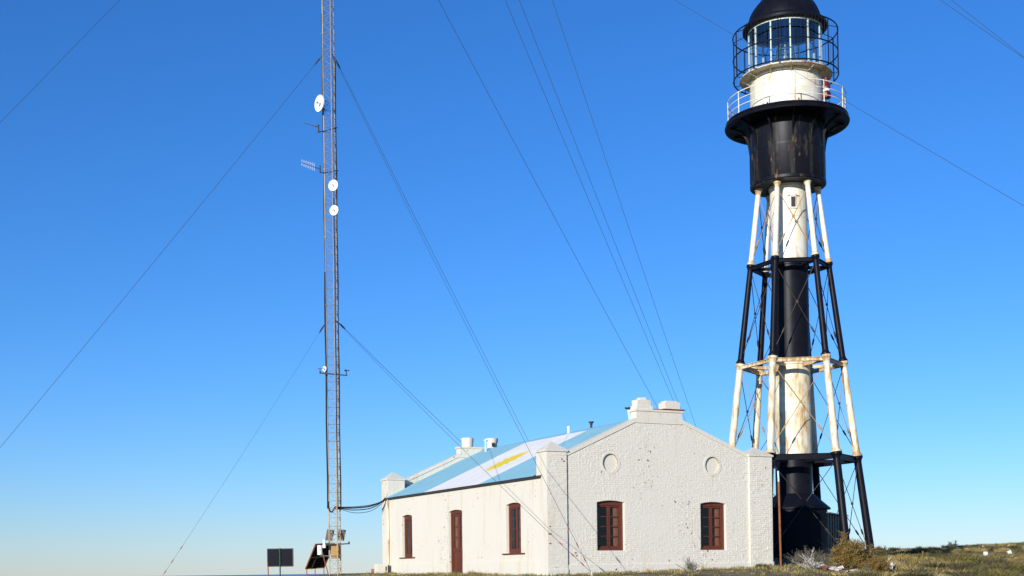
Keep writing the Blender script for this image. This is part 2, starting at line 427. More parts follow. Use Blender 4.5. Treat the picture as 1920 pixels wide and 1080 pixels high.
# ---- parapet coping, chimney block and stacks (both gables)
def parapet(front, v0, v1, solid):
    sgn = -1 if front else 1
    P = [(.82, 4.235), (BLK0, rake(BLK0)), (BLK0, rake(BLK0)-.15), (.82, 4.085)]
    Q = [(BLK1, 5.60), (8.97, 4.38), (8.97, 4.23), (BLK1, 5.45)]
    for poly in (P, Q):
        mb = MB(); mb.prism(poly, lambda q: (q[0], v0, q[1]+.004), lambda q: (q[0], v1, q[1]+.004)); mb.build('coping', M['wall'], house)
    mb = MB(); mb.box((BLK0, v0, 5.42), (BLK1, v1, BLKT)); mb.box((BLK0-.05, v0-.035, BLKT), (BLK1+.04, v1+.035, BLKT+.075))
    blk = mb.build('chimney_block', M['wall'], house)
    return blk
def rough_box(mb, a, b_, jit=.015):
    o = len(mb.v); mb.box(a, b_)
    for i in range(o, len(mb.v)): mb.v[i] = tuple(c+rb.uniform(-jit, jit) for c in mb.v[i])
blk = parapet(True, GV-.022, GV+WT+.03, True)
T0 = BLKT+.075
mb = MB(); rough_box(mb, (3.86, .05, T0-.01), (4.56, .50, T0+.13)); rough_box(mb, (3.92, .08, T0+.12), (4.50, .47, T0+.36)); rough_box(mb, (4.07, .14, T0+.34), (4.34, .4, T0+.45))
mb.build('chimney_stack', M['wall'], blk)
mb = MB(); rough_box(mb, (5.14, .06, T0+.02), (5.80, .5, T0+.30)); rough_box(mb, (5.20, .1, T0+.29), (5.72, .46, T0+.36))
mb.build('chimney_stack', M['wall'], blk)
mb = MB(); mb.box((4.58, .0, T0), (5.95, .52, T0+.028)); mb.box((5.0, -.03, T0+.03), (6.0, .5, T0+.052)); part_label(mb.build('rusty_plate', M['rust'], blk), 'rusty iron plate on the chimney block')
# brick slots of the stacks
# far gable
f_out = [(.4, ZB), (9.4, ZB), (9.4, 4.1), (8.92, rake(8.92)), (BLK1, 5.60), (BLK0, 5.60), (.86, 4.25), (.4, 4.1)]
plate('far_gable_wall', f_out, [], lambda q: (q[0], HL-GV-WT, q[1]), lambda q: (q[0], HL-GV, q[1]), M['wall'], house)
fb = parapet(False, HL-GV-WT-.03, HL-GV+.022, True)
mb = MB(); mb.lathe([(.26, T0-.01), (.28, T0+.12), (.30, T0+.30), (.31, T0+.42), (.27, T0+.45)], 12, 4.33, HL-.26, cap1=True, a0=.2); mb.build('chimney_stack', M['wall'], fb, 50)
mb = MB(); mb.lathe([(.27, T0-.01), (.27, T0+.2), (.32, T0+.34), (.32, T0+.45), (.24, T0+.48)], 14, 5.62, HL-.26, cap1=True); st = mb.build('chimney_stack', M['wall'], fb, 50)
mb = MB(); mb.box((5.50, HL-.6, T0+.05), (5.62, HL-.53, T0+.23)); mb.build('dark_flue_block', M['dark_metal'], st)  # solid dark block, its colour stands in for shade inside a flue opening
# ---- corner piers with pyramid caps
def pier(u0, u1, v0, v1, top):
    mb = MB(); mb.box((u0, v0, ZB), (u1, v1, top)); o = mb.build('corner_pier', M['wall'], house)
    mb = MB(); e = .045; h0, h1, h2 = top, top+.055, top+.40
    mb.box((u0-e, v0-e, h0), (u1+e, v1+e, h1)); cu, cv = (u0+u1)/2, (v0+v1)/2
    mb.add([(u0-e, v0-e, h1), (u1+e, v0-e, h1), (u1+e, v1+e, h1), (u0-e, v1+e, h1), (cu, cv, h2)], [(0, 1, 4), (1, 2, 4), (2, 3, 4), (3, 0, 4)])
    mb.build('pyramid_cap', M['wall'], o)
    return o
pier(0, PW, .0105, .80, 4.25)
pier(PR, HW, .0105, .90, 4.32)
pier(0, PW, HL-.82, HL, 4.25)
pier(PR, HW, HL-.82, HL, 4.25)
# foot of the right pier and of the gable
mb = MB(); mb.box((PR-.02, -.022, ZB), (HW+.02, .02, .20)); mb.box((PW, GV-.03, ZB), (PR-.02, GV+.02, .17)); mb.box((-.022, -.025, ZB), (PW, .02, .02)); mb.build('plinth', M['brick'], house)
# ---- long wall with two windows and the door
LWIN = [(2.08, 3.27, .64, 2.54), (12.50, 13.64, .64, 2.54)]; LDOOR = (7.24, 8.57, -.30, 2.52)
plate('long_wall', [(.79, ZB), (15.3, ZB), (15.3, 3.46), (.79, 3.46)], [arch(*q) for q in LWIN]+[arch(*LDOOR)],
      lambda q: (.002, q[0], q[1]), lambda q: (WT, q[0], q[1]), M['wall'], house)
mb = MB()
for a, c in ((.8, LDOOR[0]-.04), (LDOOR[1]+.04, 15.3)): mb.box((-.022, a, ZB), (.02, c, .34))
mb.build('plinth', M['wall'], house)
mb = MB(); mb.box((HW-WT, .85, ZB), (HW-.004, HL-.8, 3.46)); mb.build('rear_wall', M['wall'], house)
mb = MB(); mb.box((.3, .3, ZB), (HW-.3, HL-.3, -.32)); mb.box((4.2, .5, -.32), (4.3, HL-.5, 3.4)); mb.build('floor', M['dark_room'], house)

# ---- windows and door. local frame of an opening: a = along the wall, d = into the wall, z
def opening_map(side):
    if side == 'gable': return lambda a, d, z: (a, GV+d, z)
    return lambda a, d, z: (d, a, z)
def bx(mb, f, a0, a1, d0, d1, z0, z1):
    P = [f(a, d, z) for z in (z0, z1) for d in (d0, d1) for a in (a0, a1)]
    mb.add(P, [(0, 1, 3, 2), (4, 6, 7, 5), (0, 4, 5, 1), (2, 3, 7, 6), (0, 2, 6, 4), (1, 5, 7, 3)])
def window(side, a0, a1, z0, z1, sill):
    f = opening_map(side); D = .15 if side == 'gable' else .11
    mb = MB(); fw = .085
    bx(mb, f, a0-.01, a0+fw, D, D+.10, z0, z1-.02); bx(mb, f, a1-fw, a1+.01, D, D+.10, z0, z1-.02)
    bx(mb, f, a0+fw, a1-fw, D+.002, D+.098, z1-.17, z1+.02); bx(mb, f, a0+fw, a1-fw, D-.03, D+.098, z0-.01, z0+.095)
    win = mb.build('window', M['wood'], house)
    mid = (a0+a1)/2; zb, zt = z0+.095, z1-.17
    for s, (l, r) in enumerate(((a0+fw, mid-.004), (mid+.004, a1-fw))):
        mb = MB(); st = .06
        bx(mb, f, l, l+st, D+.03, D+.075, zb, zt); bx(mb, f, r-st, r, D+.03, D+.075, zb, zt)
        bx(mb, f, l+st, r-st, D+.032, D+.073, zb, zb+.075); bx(mb, f, l+st, r-st, D+.032, D+.073, zt-.055, zt)
        g0, g1 = zb+.075, zt-.055
        for k in (1, 2, 3):
            z = g0+(g1-g0)*k/4; bx(mb, f, l+st, r-st, D+.036, D+.069, z-.013, z+.013)
        mb.build('sash', M['wood'], win)
        for k in range(4):
            mb = MB(); za = g0+(g1-g0)*k/4+.013; zc = g0+(g1-g0)*(k+1)/4-.013
            mb.add([f(l+st, D+.052, za), f(r-st, D+.052, za), f(r-st, D+.052, zc), f(l+st, D+.052, zc)], [(0, 1, 2, 3)]); mb.build('pane', M['glass'], win)
    # inner wooden shutter leaf folded half open on one side
    mb = MB()
    lo, hi = (a1-.33, a1-.13) if side == 'gable' else (a0+.52, a0+.80)
    bx(mb, f, lo, hi, D+.13, D+.155, zb+.01, zt-.01)
    for k in range(4):
        za = zb+(zt-zb)*k/4+.05; bx(mb, f, lo+.05, hi-.05, D+.122, D+.13, za, za+(zt-zb)/4-.1)
    part_label(mb.build('inner_shutter', M['wood_inner'], win), 'orange wooden inner shutter behind the glass')
    if sill:
        mb = MB(); bx(mb, f, a0-.32, a1+.28, -.06, D+.02, z0-.045, z0-.002); mb.build('sill', M['wood'], win)
    return win
for q in GWIN: window('gable', *q, False)
for q in LWIN: window('long', *q, True)
f = opening_map('long'); a0, a1, z0, z1 = LDOOR; D = .12
mb = MB(); bx(mb, f, a0-.01, a0+.085, D-.02, D+.1, z0, z1); bx(mb, f, a1-.085, a1+.01, D-.02, D+.1, z0, z1); bx(mb, f, a0+.085, a1-.085, D-.018, D+.098, z1-.15, z1+.02)
door = mb.build('door', M['wood'], house)
mid = (a0+a1)/2
for (l, r) in ((a0+.085, mid-.004), (mid+.004, a1-.085)):
    mb = MB(); zb, zt = z0+.05, z1-.15; st = .085; gz0 = .95
    bx(mb, f, l, l+st, D+.03, D+.08, zb, zt); bx(mb, f, r-st, r, D+.03, D+.08, zb, zt)
    bx(mb, f, l+st, r-st, D+.032, D+.078, zb, zb+.22); bx(mb, f, l+st, r-st, D+.032, D+.078, gz0-.14, gz0); bx(mb, f, l+st, r-st, D+.032, D+.078, zt-.09, zt)
    for k in (1, 2):
        z = gz0+(zt-.09-gz0)*k/3; bx(mb, f, l+st, r-st, D+.036, D+.074, z-.018, z+.018)
    bx(mb, f, l+st, r-st, D+.05, D+.065, zb+.22, gz0-.14); bx(mb, f, l+st+.05, r-st-.05, D+.036, D+.05, zb+.28, gz0-.2)
    mb.build('door_leaf', M['wood'], door)
    for k in range(3):
        mb = MB(); za = gz0+(zt-.09-gz0)*k/3+.018; zc = gz0+(zt-.09-gz0)*(k+1)/3-.018
        mb.add([f(l+st, D+.055, za), f(r-st, D+.055, za), f(r-st, D+.055, zc), f(l+st, D+.055, zc)], [(0, 1, 2, 3)]); mb.build('pane', M['glass'], door)
    mb = MB(); bx(mb, f, l+.03, r-.02, D+.13, D+.15, gz0-.05, zt-.05); mb.build('inner_shutter', M['wood_inner'], door)
mb = MB(); p = f(mid-.05, D+.005, .82); mb.lathe([(.0, p[2]-.03), (.028, p[2]-.02), (.028, p[2]+.02), (.0, p[2]+.03)], 8, p[0], p[1]); mb.tube([p, f(mid-.05, D+.04, .82)], .012); mb.build('handle', M['dark_metal'], door)

# ---- roof: deck + corrugated sheets; the painted flag runs along the house
rw_, rnt, rbs = new_mat('white_roof_paint_with_yellow_sun')
tc = rnt.nodes.new('ShaderNodeTexCoord'); tc.object = house
sp = rnt.nodes.new('ShaderNodeSeparateXYZ'); rnt.links.new(tc.outputs['Object'], sp.inputs[0])
uu = math_(rnt, 'MULTIPLY', math_(rnt, 'SUBTRACT', sp.outputs[0], 2.36), .92); vv = math_(rnt, 'MULTIPLY', math_(rnt, 'SUBTRACT', sp.outputs[1], 7.85), 1.12)
rad = math_(rnt, 'SQRT', math_(rnt, 'ADD', math_(rnt, 'MULTIPLY', uu, uu), math_(rnt, 'MULTIPLY', vv, vv)))
ang = math_(rnt, 'ARCTAN2', vv, uu)
ray = math_(rnt, 'ABSOLUTE', math_(rnt, 'SINE', math_(rnt, 'MULTIPLY', ang, 9)))
edge = math_(rnt, 'ADD', .60, math_(rnt, 'MULTIPLY', ray, .42))
nz_ = nse(rnt, pos(rnt), 3.5, 5, .7)
d_ = math_(rnt, 'SUBTRACT', math_(rnt, 'ADD', edge, math_(rnt, 'MULTIPLY', math_(rnt, 'SUBTRACT', nz_, .5), .7)), rad)
fy = ramp(rnt, math_(rnt, 'ADD', math_(rnt, 'MULTIPLY', d_, 4), .5), .35, .75)
base = mix(rnt, ramp(rnt, nse(rnt, pos(rnt), 1.1, 5), .35, .7), (.76, .745, .705), (.70, .68, .64))
rnt.links.new(mix(rnt, fy, base, (.74, .56, .04)), rbs.inputs['Base Color']); rbs.inputs['Roughness'].default_value = .55
M['roof_white'] = rw_
SL = math.sqrt(1+RS*RS)
mb = MB()
for sg in (0, 1):
    q = [(-.10, ROOF0-.045-.10*RS), (RIDGE, ROOF0-.07+RIDGE*RS), (RIDGE, ROOF0-.13+RIDGE*RS), (-.10, ROOF0-.098-.10*RS)]  # dark eave edge draws the gutter and, in colour, the shadow under it
    if sg: q = [(2*RIDGE-x, z) for x, z in q]
    mb.prism(q, lambda t: (t[0], .42, t[1]), lambda t: (t[0], HL-.42, t[1]))
roof = mb.build('roof', M['dark_metal'], house)
mb = MB(); mb.prism([(RIDGE-.2, ROOF0+(RIDGE-.2)*RS+.02), (RIDGE, ROOF0+RIDGE*RS+.035), (RIDGE+.2, ROOF0+(RIDGE-.2)*RS+.02), (RIDGE+.2, ROOF0+(RIDGE-.2)*RS+.012), (RIDGE, ROOF0+RIDGE*RS+.024), (RIDGE-.2, ROOF0+(RIDGE-.2)*RS+.012)],
                      lambda t: (t[0], .43, t[1]), lambda t: (t[0], HL-.43, t[1]))
mb.build('ridge_cap', M['roof_blue'], roof)
def sheet_mesh(wd, u0, u1, waves, lift):
    mb = MB(); n = waves*4; vs = []
    for t in (0, 1):
        u = u0+(u1-u0)*t
        for i in range(n+1):
            z = .013*math.sin(2*math.pi*i/4)+lift*(1-t)
            vs.append((u-z*RS/SL, wd*i/n, ROOF0+u*RS+z/SL))
    k = n+1
    mb.add(vs, [(i, i+1, i+1+k, i+k) for i in range(n)])
    vs2 = [(x, y, z-.004) for x, y, z in vs[:k]]                       # a visible lower edge
    mb.add(vs[:k]+vs2, [(i, i+1, i+1+k, i+k) for i in range(n)])
    me = mb.mesh('roof_sheet', 60, fix=False); me.materials.append(M['roof_blue']); return me
SWID = (15.3-.81)/16
low, upp = sheet_mesh(SWID, -.13, 3.52, 10, .0), sheet_mesh(SWID, 3.32, 5.0, 10, .012)
lowe, uppe = sheet_mesh(.40, .55, 3.52, 4, 0), sheet_mesh(.40, 3.32, 5.0, 4, .012)
cols = [(.41, lowe, uppe, .41)]+[(.81+SWID*i, low, upp, 0) for i in range(16)]+[(15.3, lowe, uppe, 0)]
for side in (0, 1):
    for i, (v, a, c, _) in enumerate(cols):
        for me in (a, c):
            o = bpy.data.objects.new('roof_sheet', me); COL.objects.link(o); o.parent = roof; o.location = (0, v, rb.uniform(-.002, .002))
            if side: o.scale = (-1, 1, 1); o.location.x = 2*RIDGE
            o.material_slots[0].link = 'OBJECT'
            o.material_slots[0].material = M['roof_white'] if 6 <= i <= 11 else M['roof_blue']
def rz_(u): return ROOF0+(u if u < RIDGE else 2*RIDGE-u)*RS
# vents on the roof
mb = MB(); mb.tube([(4.9, 7.0, rz_(4.9)-.03), (4.9, 7.0, 5.98)], .055, 10); mb.lathe([(.075, 5.98), (.075, 6.03), (.03, 6.06)], 10, 4.9, 7.0, True, True); part_label(mb.build('vent_pipe', M['marker'], roof), 'short white vent pipe on the ridge')
mb = MB(); mb.tube([(5.03, 5.35, 5.70), (5.03, 5.35, 5.99)], .05, 10); mb.lathe([(.055, 5.95), (.065, 6.01), (.12, 6.05), (.12, 6.075), (.0, 6.08)], 14, 5.03, 5.35); part_label(mb.build('vent_pipe', M['dark_metal'], roof), 'black vent pipe with funnel cowl')
mb = MB(); mb.tube([(3.96, .62, rz_(3.96)-.03), (3.86, .62, 6.0)], .055, 10); part = mb.build('vent_pipe', M['pale_blue_pipe'], roof); part_label(part, 'pale blue flue pipe with dark cowl beside the chimney')
mb = MB(); mb.lathe([(.07, 5.97), (.15, 6.02), (.15, 6.05), (0, 6.06)], 14, 3.86, .62, True); mb.build('cowl', M['dark_metal'], part)
mb = MB(); mb.tube([(4.66, 14.5, rz_(4.66)-.03), (4.66, 14.5, 6.14)], .06, 10); mb.lathe([(.065, 6.1), (.11, 6.13), (.11, 6.17), (0, 6.18)], 12, 4.66, 14.5, True); part_label(mb.build('vent_pipe', M['pale_blue_pipe'], roof), 'pale blue flue pipe near the far chimneys')
# drain pipe by the far corner, with a rusty lower half
mb = MB(); mb.tube([(-.06, 15.20, 3.36), (-.06, 15.20, 1.45)], .045, 8); dp = mb.build('drain_pipe', M['white_rusty'], house)
mb = MB(); mb.tube([(-.06, 15.20, 1.45), (-.055, 15.22, .32), (-.06, 15.26, .22), (-.07, 15.5, .2)], .042, 8); mb.build('lower_pipe', M['cap_rusty'], dp)

# ================================================================== the lighthouse
TC = Vector((13.03, 60.0, 0)); TB = .40                                     # axis and foot (h)
light = root('lighthouse', (TC.x, TC.y, EYE+TB), R(-12.25)); light.rotation_euler[1] = R(-.42); tag(light, 'tall black and white iron lighthouse tower on slanting legs with a domed lantern', 'lighthouse')
def L(h): return h-TB
def P(rad, th, h): return Vector((rad*math.sin(R(th)), -rad*math.cos(R(th)), L(h)))      # th: right of the side that faces the house yard
def A(th): return R(th)-math.pi/2                                            # same angle for lathe/ring coordinates
RL = lambda h: 1.34+(17.35-h)*.1245
LEV = [.30, 5.0, 9.36, 13.9, 17.38]
LTH = [39.6+60*k for k in range(6)]
LR = [.185, .165, .145, .122, .112]
WI, BK, WR = M['white_iron'], M['black_iron'], M['white_rusty']
# inner column, in painted bands
for k in range(4):
    mat = (M['black_iron'], M['white_rusty'], M['black_iron'], M['white_iron'])[k]
    r = .83; z0, z1 = L(LEV[k]-(.4 if k == 0 else 0)), L(LEV[k+1] if k < 3 else 17.42)
    mb = MB(); mb.lathe([(r, z0), (r, z1)], 48); colm = mb.build('column_section', mat, light, 40)
    mb = MB()                                                                # flange rings and riveted laps
    mb.lathe([(r, z1-.16), (r+.05, z1-.15), (r+.05, z1-.015), (r, z1-.005)], 48)
    mb.build('flange', mat, colm, 40); mb = MB()
    zm = (z0+z1)/2+.3; mb.lathe([(r, zm-.05), (r+.008, zm-.05), (r+.008, zm+.05), (r, zm+.05)], 48); mb.build('riveted_lap', mat, colm, 40)
    for th in (-62, 28, 118, 208):
        mb = MB(); a = th+(20 if k % 2 else -18)
        q = [P(r+.006, a+s*4.4, 0) for s in (-1, -.5, 0, .5, 1)]
        mb.add([(x.x, x.y, z) for z in (z0+.02, z1-.17) for x in q], [(i, i+1, i+6, i+5) for i in range(4)])
        n = int((z1-z0)/.16)
        for i in range(n):
            for s in (-1, 1):
                cpt = P(r+.008, a+s*2.6, 0); z = z0+.1+i*.16
                d = .014; nrm = Vector((cpt.x, cpt.y, 0)).normalized(); tg = Vector((-nrm.y, nrm.x, 0))
                c0 = Vector((cpt.x, cpt.y, z))
                mb.add([c0+tg*d, c0+Vector((0, 0, d)), c0-tg*d, c0-Vector((0, 0, d)), c0+nrm*.013], [(0, 1, 4), (1, 2, 4), (2, 3, 4), (3, 0, 4)])
        mb.build('rivet_strip', mat, colm)
# small column window with a hood
cw = 15; c0 = P(.835, cw, 16.55); Mw = Matrix.Translation(c0) @ Matrix.Rotation(R(cw), 4, 'Z')
mb = MB(); mb.box((-.15, -.03, -.26), (-.10, .05, .26), Mw); mb.box((.10, -.03, -.26), (.15, .05, .26), Mw); mb.box((-.10, -.028, .21), (.10, .05, .258), Mw); mb.box((-.17, -.05, -.31), (.17, .05, -.26), Mw)
mb.prism([(-.24, .26), (.24, .26), (.24, .30), (0, .38), (-.24, .30)], lambda q: Mw @ Vector((q[0], -.06, q[1])), lambda q: Mw @ Vector((q[0], .05, q[1])))
cwf = mb.build('column_window', WI, light); mb = MB(); mb.box((-.10, -.012, -.26), (.10, .0, .21), Mw); mb.build('pane', M['dark_metal'], cwf)
# legs: four sections each, flanged joints
for th in LTH:
    for k in range(4):
        a, c = P(RL(LEV[k]), th, LEV[k]), P(RL(LEV[k+1]), th, LEV[k+1])
        d = (c-a).normalized(); ln = (c-a).length
        mat = BK if k in (0, 2) else (WR if k == 1 else WI)
        r0, r1 = LR[k], LR[k+1]
        mb = MB(); lo = .0 if k else -.5
        mb.tube([a+d*lo, a+d*(ln-.0)], [r0, r1*1.02], 16); lg = mb.build('leg_section', mat, light, 40)
        mb = MB(); mb.tube([a+d*(ln-.30), a+d*(ln-.20), a+d*(ln-.11), a+d*(ln-.10), a+d*(ln-.005)], [r1*1.02, r1*1.12, r1*1.42, r1*1.55, r1*1.55], 16)
        mb.build('top_flange', M['cap_rusty'] if k in (1, 3) else BK, lg, 40)
        mb = MB(); mb.tube([a+d*.005, a+d*.07, a+d*.08, a+d*.2], [r0*1.5, r0*1.5, r0*1.3, r0*1.02], 16)
        mb.build('base_flange', M['cap_rusty'] if k in (1, 3) else BK, lg, 40)
# ring beams and radial struts
for k in (1, 2, 3):
    h = LEV[k]; mat = (None, BK, M['cap_rusty'], BK)[k]; hh = (None, .13, .085, .085)[k]
    for i in range(6):
        a, c = P(RL(h), LTH[i], h-.16), P(RL(h), LTH[i]+60, h-.16); d = (c-a).normalized(); n = Vector((d.y, -d.x, 0))
        mb = MB(); e = LR[k]*.9
        p0, p1 = a+d*e, c-d*e
        for (w0, z0, z1) in ((.022, -hh, hh), (.07, hh-.02, hh), (.07, -hh, -hh+.02)):
            if z1-z0 < .03: z0 += .0005
            vs = [q+n*s*w0+Vector((0, 0, z)) for q in (p0, p1) for s in (-1, 1) for z in (z0, z1)]
            mb.add(vs, [(0, 1, 3, 2), (4, 6, 7, 5), (0, 4, 5, 1), (2, 3, 7, 6), (0, 2, 6, 4), (1, 5, 7, 3)])
        mb.build('ring_beam', mat, light)
        mb = MB(); p0, p1 = P(.84, LTH[i], h-.2), P(RL(h)-.1, LTH[i], h-.2); d = (p1-p0).normalized(); n = Vector((d.y, -d.x, 0))
        vs = [q+n*s*.045+Vector((0, 0, z)) for q in (p0, p1) for s in (-1, 1) for z in (-.07, .07)]
        mb.add(vs, [(0, 1, 3, 2), (4, 6, 7, 5), (0, 4, 5, 1), (2, 3, 7, 6), (0, 2, 6, 4), (1, 5, 7, 3)])
        mb.build('radial_strut', mat, light)
# crossed tie rods with centre rings and turnbuckles
for k in range(4):
    for i in range(6):
        t0, t1 = LTH[i], LTH[i]+60
        hb, ht = LEV[k]+.22, LEV[k+1]-.32
        front = (-70 < ((t0+30+180) % 360)-180 < 100)
        mat = (M['rod_dark'], M['rod_rust'] if front else M['rod_dark'], M['rod_dark'], M['rod_rust'] if front else M['rod_dark'])[k]
        for (ta, tb) in ((t0, t1), (t1, t0)):
            a, c = P(RL(hb)-.04, ta, hb), P(RL(ht)-.04, tb, ht)
            o_ = Vector((a.x+c.x, a.y+c.y, 0)).normalized()*(.018 if ta == t0 else -.018)
            a += o_; c += o_
            mb = MB(); mb.tube([a, c], .0165, 6); rod = mb.build('tie_rod', mat, light)
            q = a+(c-a)*.24; d = (c-a).normalized()
            mb = MB(); mb.tube([q-d*.17, q-d*.11, q+d*.11, q+d*.17], [.017, .042, .042, .017], 8); mb.build('turnbuckle', M['rod_rust'] if mat is M['rod_rust'] else M['rod_dark'], rod, 40)
        s_r = RL(hb)/(RL(hb)+RL(ht)); ctr = P(RL(hb)*math.cos(R(30))*(1-s_r)+RL(ht)*math.cos(R(30))*s_r-.04, t0+30, hb+(ht-hb)*s_r)
        nrm = Vector((ctr.x, ctr.y, 0)).normalized()
        mb = MB(); mb.tube([ctr-nrm*.035, ctr+nrm*.035], .065, 10); mb.build('tie_plate', mat, light)
# drum under the gallery
rd = 1.70
mb = MB(); mb.lathe([(.8, L(17.40)), (rd-.02, L(17.40)), (rd, L(17.43)), (rd, L(20.2))], 64); drum = mb.build('drum', M['drum_iron'], light, 40)
mb = MB(); mb.lathe([(rd, L(18.93)), (rd+.012, L(18.93)), (rd+.012, L(19.05)), (rd, L(19.05))], 64); mb.build('lap_band', M['drum_iron'], drum, 40); mb = MB(); mb.lathe([(rd, L(17.44)), (rd+.02, L(17.44)), (rd+.02, L(17.56)), (rd, L(17.56))], 64); mb.build('lap_band', M['drum_iron'], drum, 40)
def rivets(mb, rad, th0, z0, z1, st, off, d=.02, hgt=.022):
    n = int((z1-z0)/st)
    for i in range(n):
        for s in off:
            z = z0+st*(i+.5+(.5 if s > 0 else 0)*.5); cpt = P(rad, th0+s, 0); nrm = Vector((cpt.x, cpt.y, 0)).normalized(); tg = Vector((-nrm.y, nrm.x, 0)); c0 = Vector((cpt.x, cpt.y, z))
            mb.add([c0+tg*d, c0+Vector((0, 0, d)), c0-tg*d, c0-Vector((0, 0, d)), c0+nrm*hgt], [(0, 1, 4), (1, 2, 4), (2, 3, 4), (3, 0, 4)])
def strip(mb, rad, th0, wth, z0, z1):
    q = [P(rad, th0+wth*s, 0) for s in (-1, -.5, 0, .5, 1)]
    mb.add([(x.x, x.y, z) for z in (z0, z1) for x in q], [(i, i+1, i+6, i+5) for i in range(4)])
for i in range(12):
    mb = MB(); th = 8+30*i; strip(mb, rd+.010, th, 3.1, L(17.57), L(18.92)); strip(mb, rd+.010, th+.5, 3.1, L(19.06), L(19.95))
    rivets(mb, rd+.012, th, L(17.6), L(18.9), .10, (-1.8, 1.8)); rivets(mb, rd+.012, th, L(19.08), L(19.8), .10, (-1.8, 1.8)); mb.build('rivet_strip', M['seam_iron'], drum)
# gallery floor with moulded rim, brackets, rail
mb = MB(); gb = 20.22
mb.lathe([(1.5, L(gb)-.02), (2.55, L(gb)+.02), (2.70, L(gb)-.05), (2.80, L(gb)-.03), (2.82, L(gb)+.03), (2.77, L(gb)+.09), (2.74, L(gb)+.14), (2.77, L(gb)+.20), (2.75, L(gb)+.24), (1.5, L(gb)+.25)], 72)
gal = mb.build('gallery_floor', BK, light, 40)
for i in range(12):
    th = 8+30*i; mb = MB(); Mx = Matrix.Rotation(R(th), 4, 'Z')
    prof = [(1.70, 18.98), (1.73, 18.98), (1.76, 19.25)]+[(1.78+(.80)*(1-math.cos(t)), 19.25+.93*math.sin(t)) for t in [R(x) for x in (15, 30, 45, 60, 75, 90)]]
    outer = prof+[(2.58, 20.235), (2.36, 20.235)]+[(1.70+.66*(1-math.cos(t)), 19.35+.86*math.sin(t)) for t in [R(x) for x in (80, 60, 40, 20)]]
    mb.prism(outer, lambda q: Mx @ Vector((-.028, -q[0], L(q[1]))), lambda q: Mx @ Vector((.028, -q[0], L(q[1])))); mb.build('bracket', M['drum_iron'], gal)
    mb = MB(); fb_ = gb+.25
    mb.tube([P(2.66, th, fb_-.02), P(2.66, th, fb_+.05), P(2.66, th, fb_+.06), P(2.66, th, fb_+.95), P(2.66, th, fb_+.99)], [.05, .045, .024, .022, .035], 8); mb.build('railing_post', WR, gal, 40)
for hgt in (.33, .64, .96):
    mb = MB(); mb.ring(2.66, L(fb_)+hgt, .0155 if hgt < .9 else .021, 72, 6); mb.build('rail', WI, gal, 60)
# watch room
rw0 = 1.63
mb = MB(); mb.lathe([(rw0, L(fb_)-.02), (rw0, L(22.40))], 64); wr = mb.build('watch_room', WI, light, 40)
mb = MB(); mb.lathe([(rw0, L(fb_)), (rw0+.035, L(fb_)), (rw0+.035, L(fb_)+.07), (rw0, L(fb_)+.09)], 64); mb.build('lap_band', WI, wr, 40); mb = MB(); mb.lathe([(rw0, L(22.25)), (rw0+.02, L(22.26)), (rw0+.02, L(22.36)), (rw0, L(22.37))], 64); mb.build('lap_band', WI, wr, 40)
for i in range(10):
    th = -25+36*i; mb = MB(); strip(mb, rw0+.008, th, 2.7, L(fb_)+.1, L(22.24)); rivets(mb, rw0+.010, th, L(fb_)+.12, L(22.2), .11, (-1.7, 1.7), .018, .02); mb.build('rivet_strip', WR if i in (0, 4, 9) else WI, wr)
mb = MB(); mb.tube([P(rw0+.03, 14, 20.5), P(rw0+.03, 14, 22.3)], .012, 6); mb.build('conduit', WI, wr)
for th, hh in ((-30, .25), (19, .27)):
    mb = MB(); c0 = P(rw0+.06, th, 20.82); mb.tube([P(rw0, th, 20.9), c0+Vector((0, 0, .08))], .02, 6); mb.tube([c0+Vector((0, 0, -.3)), c0+Vector((0, 0, .13))], .018, 6); mb.build('mooring_hook', M['dark_metal'], wr)
# lantern deck, cage
mb = MB(); mb.lathe([(1.5, L(22.38)), (2.06, L(22.38)), (2.09, L(22.40)), (2.09, L(22.44)), (2.06, L(22.46)), (1.45, L(22.46))], 64); deck = mb.build('lantern_deck', M['white_rusty'], light, 40)
for i in range(12):
    th = 8+30*i; mb = MB(); Mx = Matrix.Rotation(R(th), 4, 'Z')
    mb.prism([(1.62, 22.17), (1.66, 22.17), (2.0, 22.34), (2.0, 22.385), (1.62, 22.385)], lambda q: Mx @ Vector((-.02, -q[0], L(q[1]))), lambda q: Mx @ Vector((.02, -q[0], L(q[1])))); mb.build('deck_bracket', WR, deck)
mb = MB(); mb.ring(2.36, L(22.42), .032, 72); cage = mb.build('safety_cage', BK, light, 60)
for hgt in (23.38, 24.42):
    mb = MB(); mb.ring(2.36, L(hgt), .030, 72); mb.build('cage_ring', BK, cage, 60)
for i in range(12):
    th = 8+30*i+15
    mb = MB(); mb.tube([P(2.36, th, 22.40), P(2.36, th, 24.44)], .026, 6); mb.build('cage_post', BK, cage)
    mb = MB(); mb.tube([P(2.04, th, 22.42), P(2.25, th, 22.35), P(2.36, th, 22.42)], .016, 6); mb.build('cage_arm', BK, cage)
    mb = MB(); mb.tube([P(2.36, th, 24.42), P(2.15, th, 24.50), P(1.86, th, 24.60)], .016, 6); mb.build('cage_arm', BK, cage)
mb = MB()
for i in range(84): mb.tube([P(2.365, i*360/84, 22.42), P(2.365, i*360/84, 24.42)], .0042, 4, False)
tag(mb.build('cage_wires', M['dark_metal'], cage), kind='stuff')
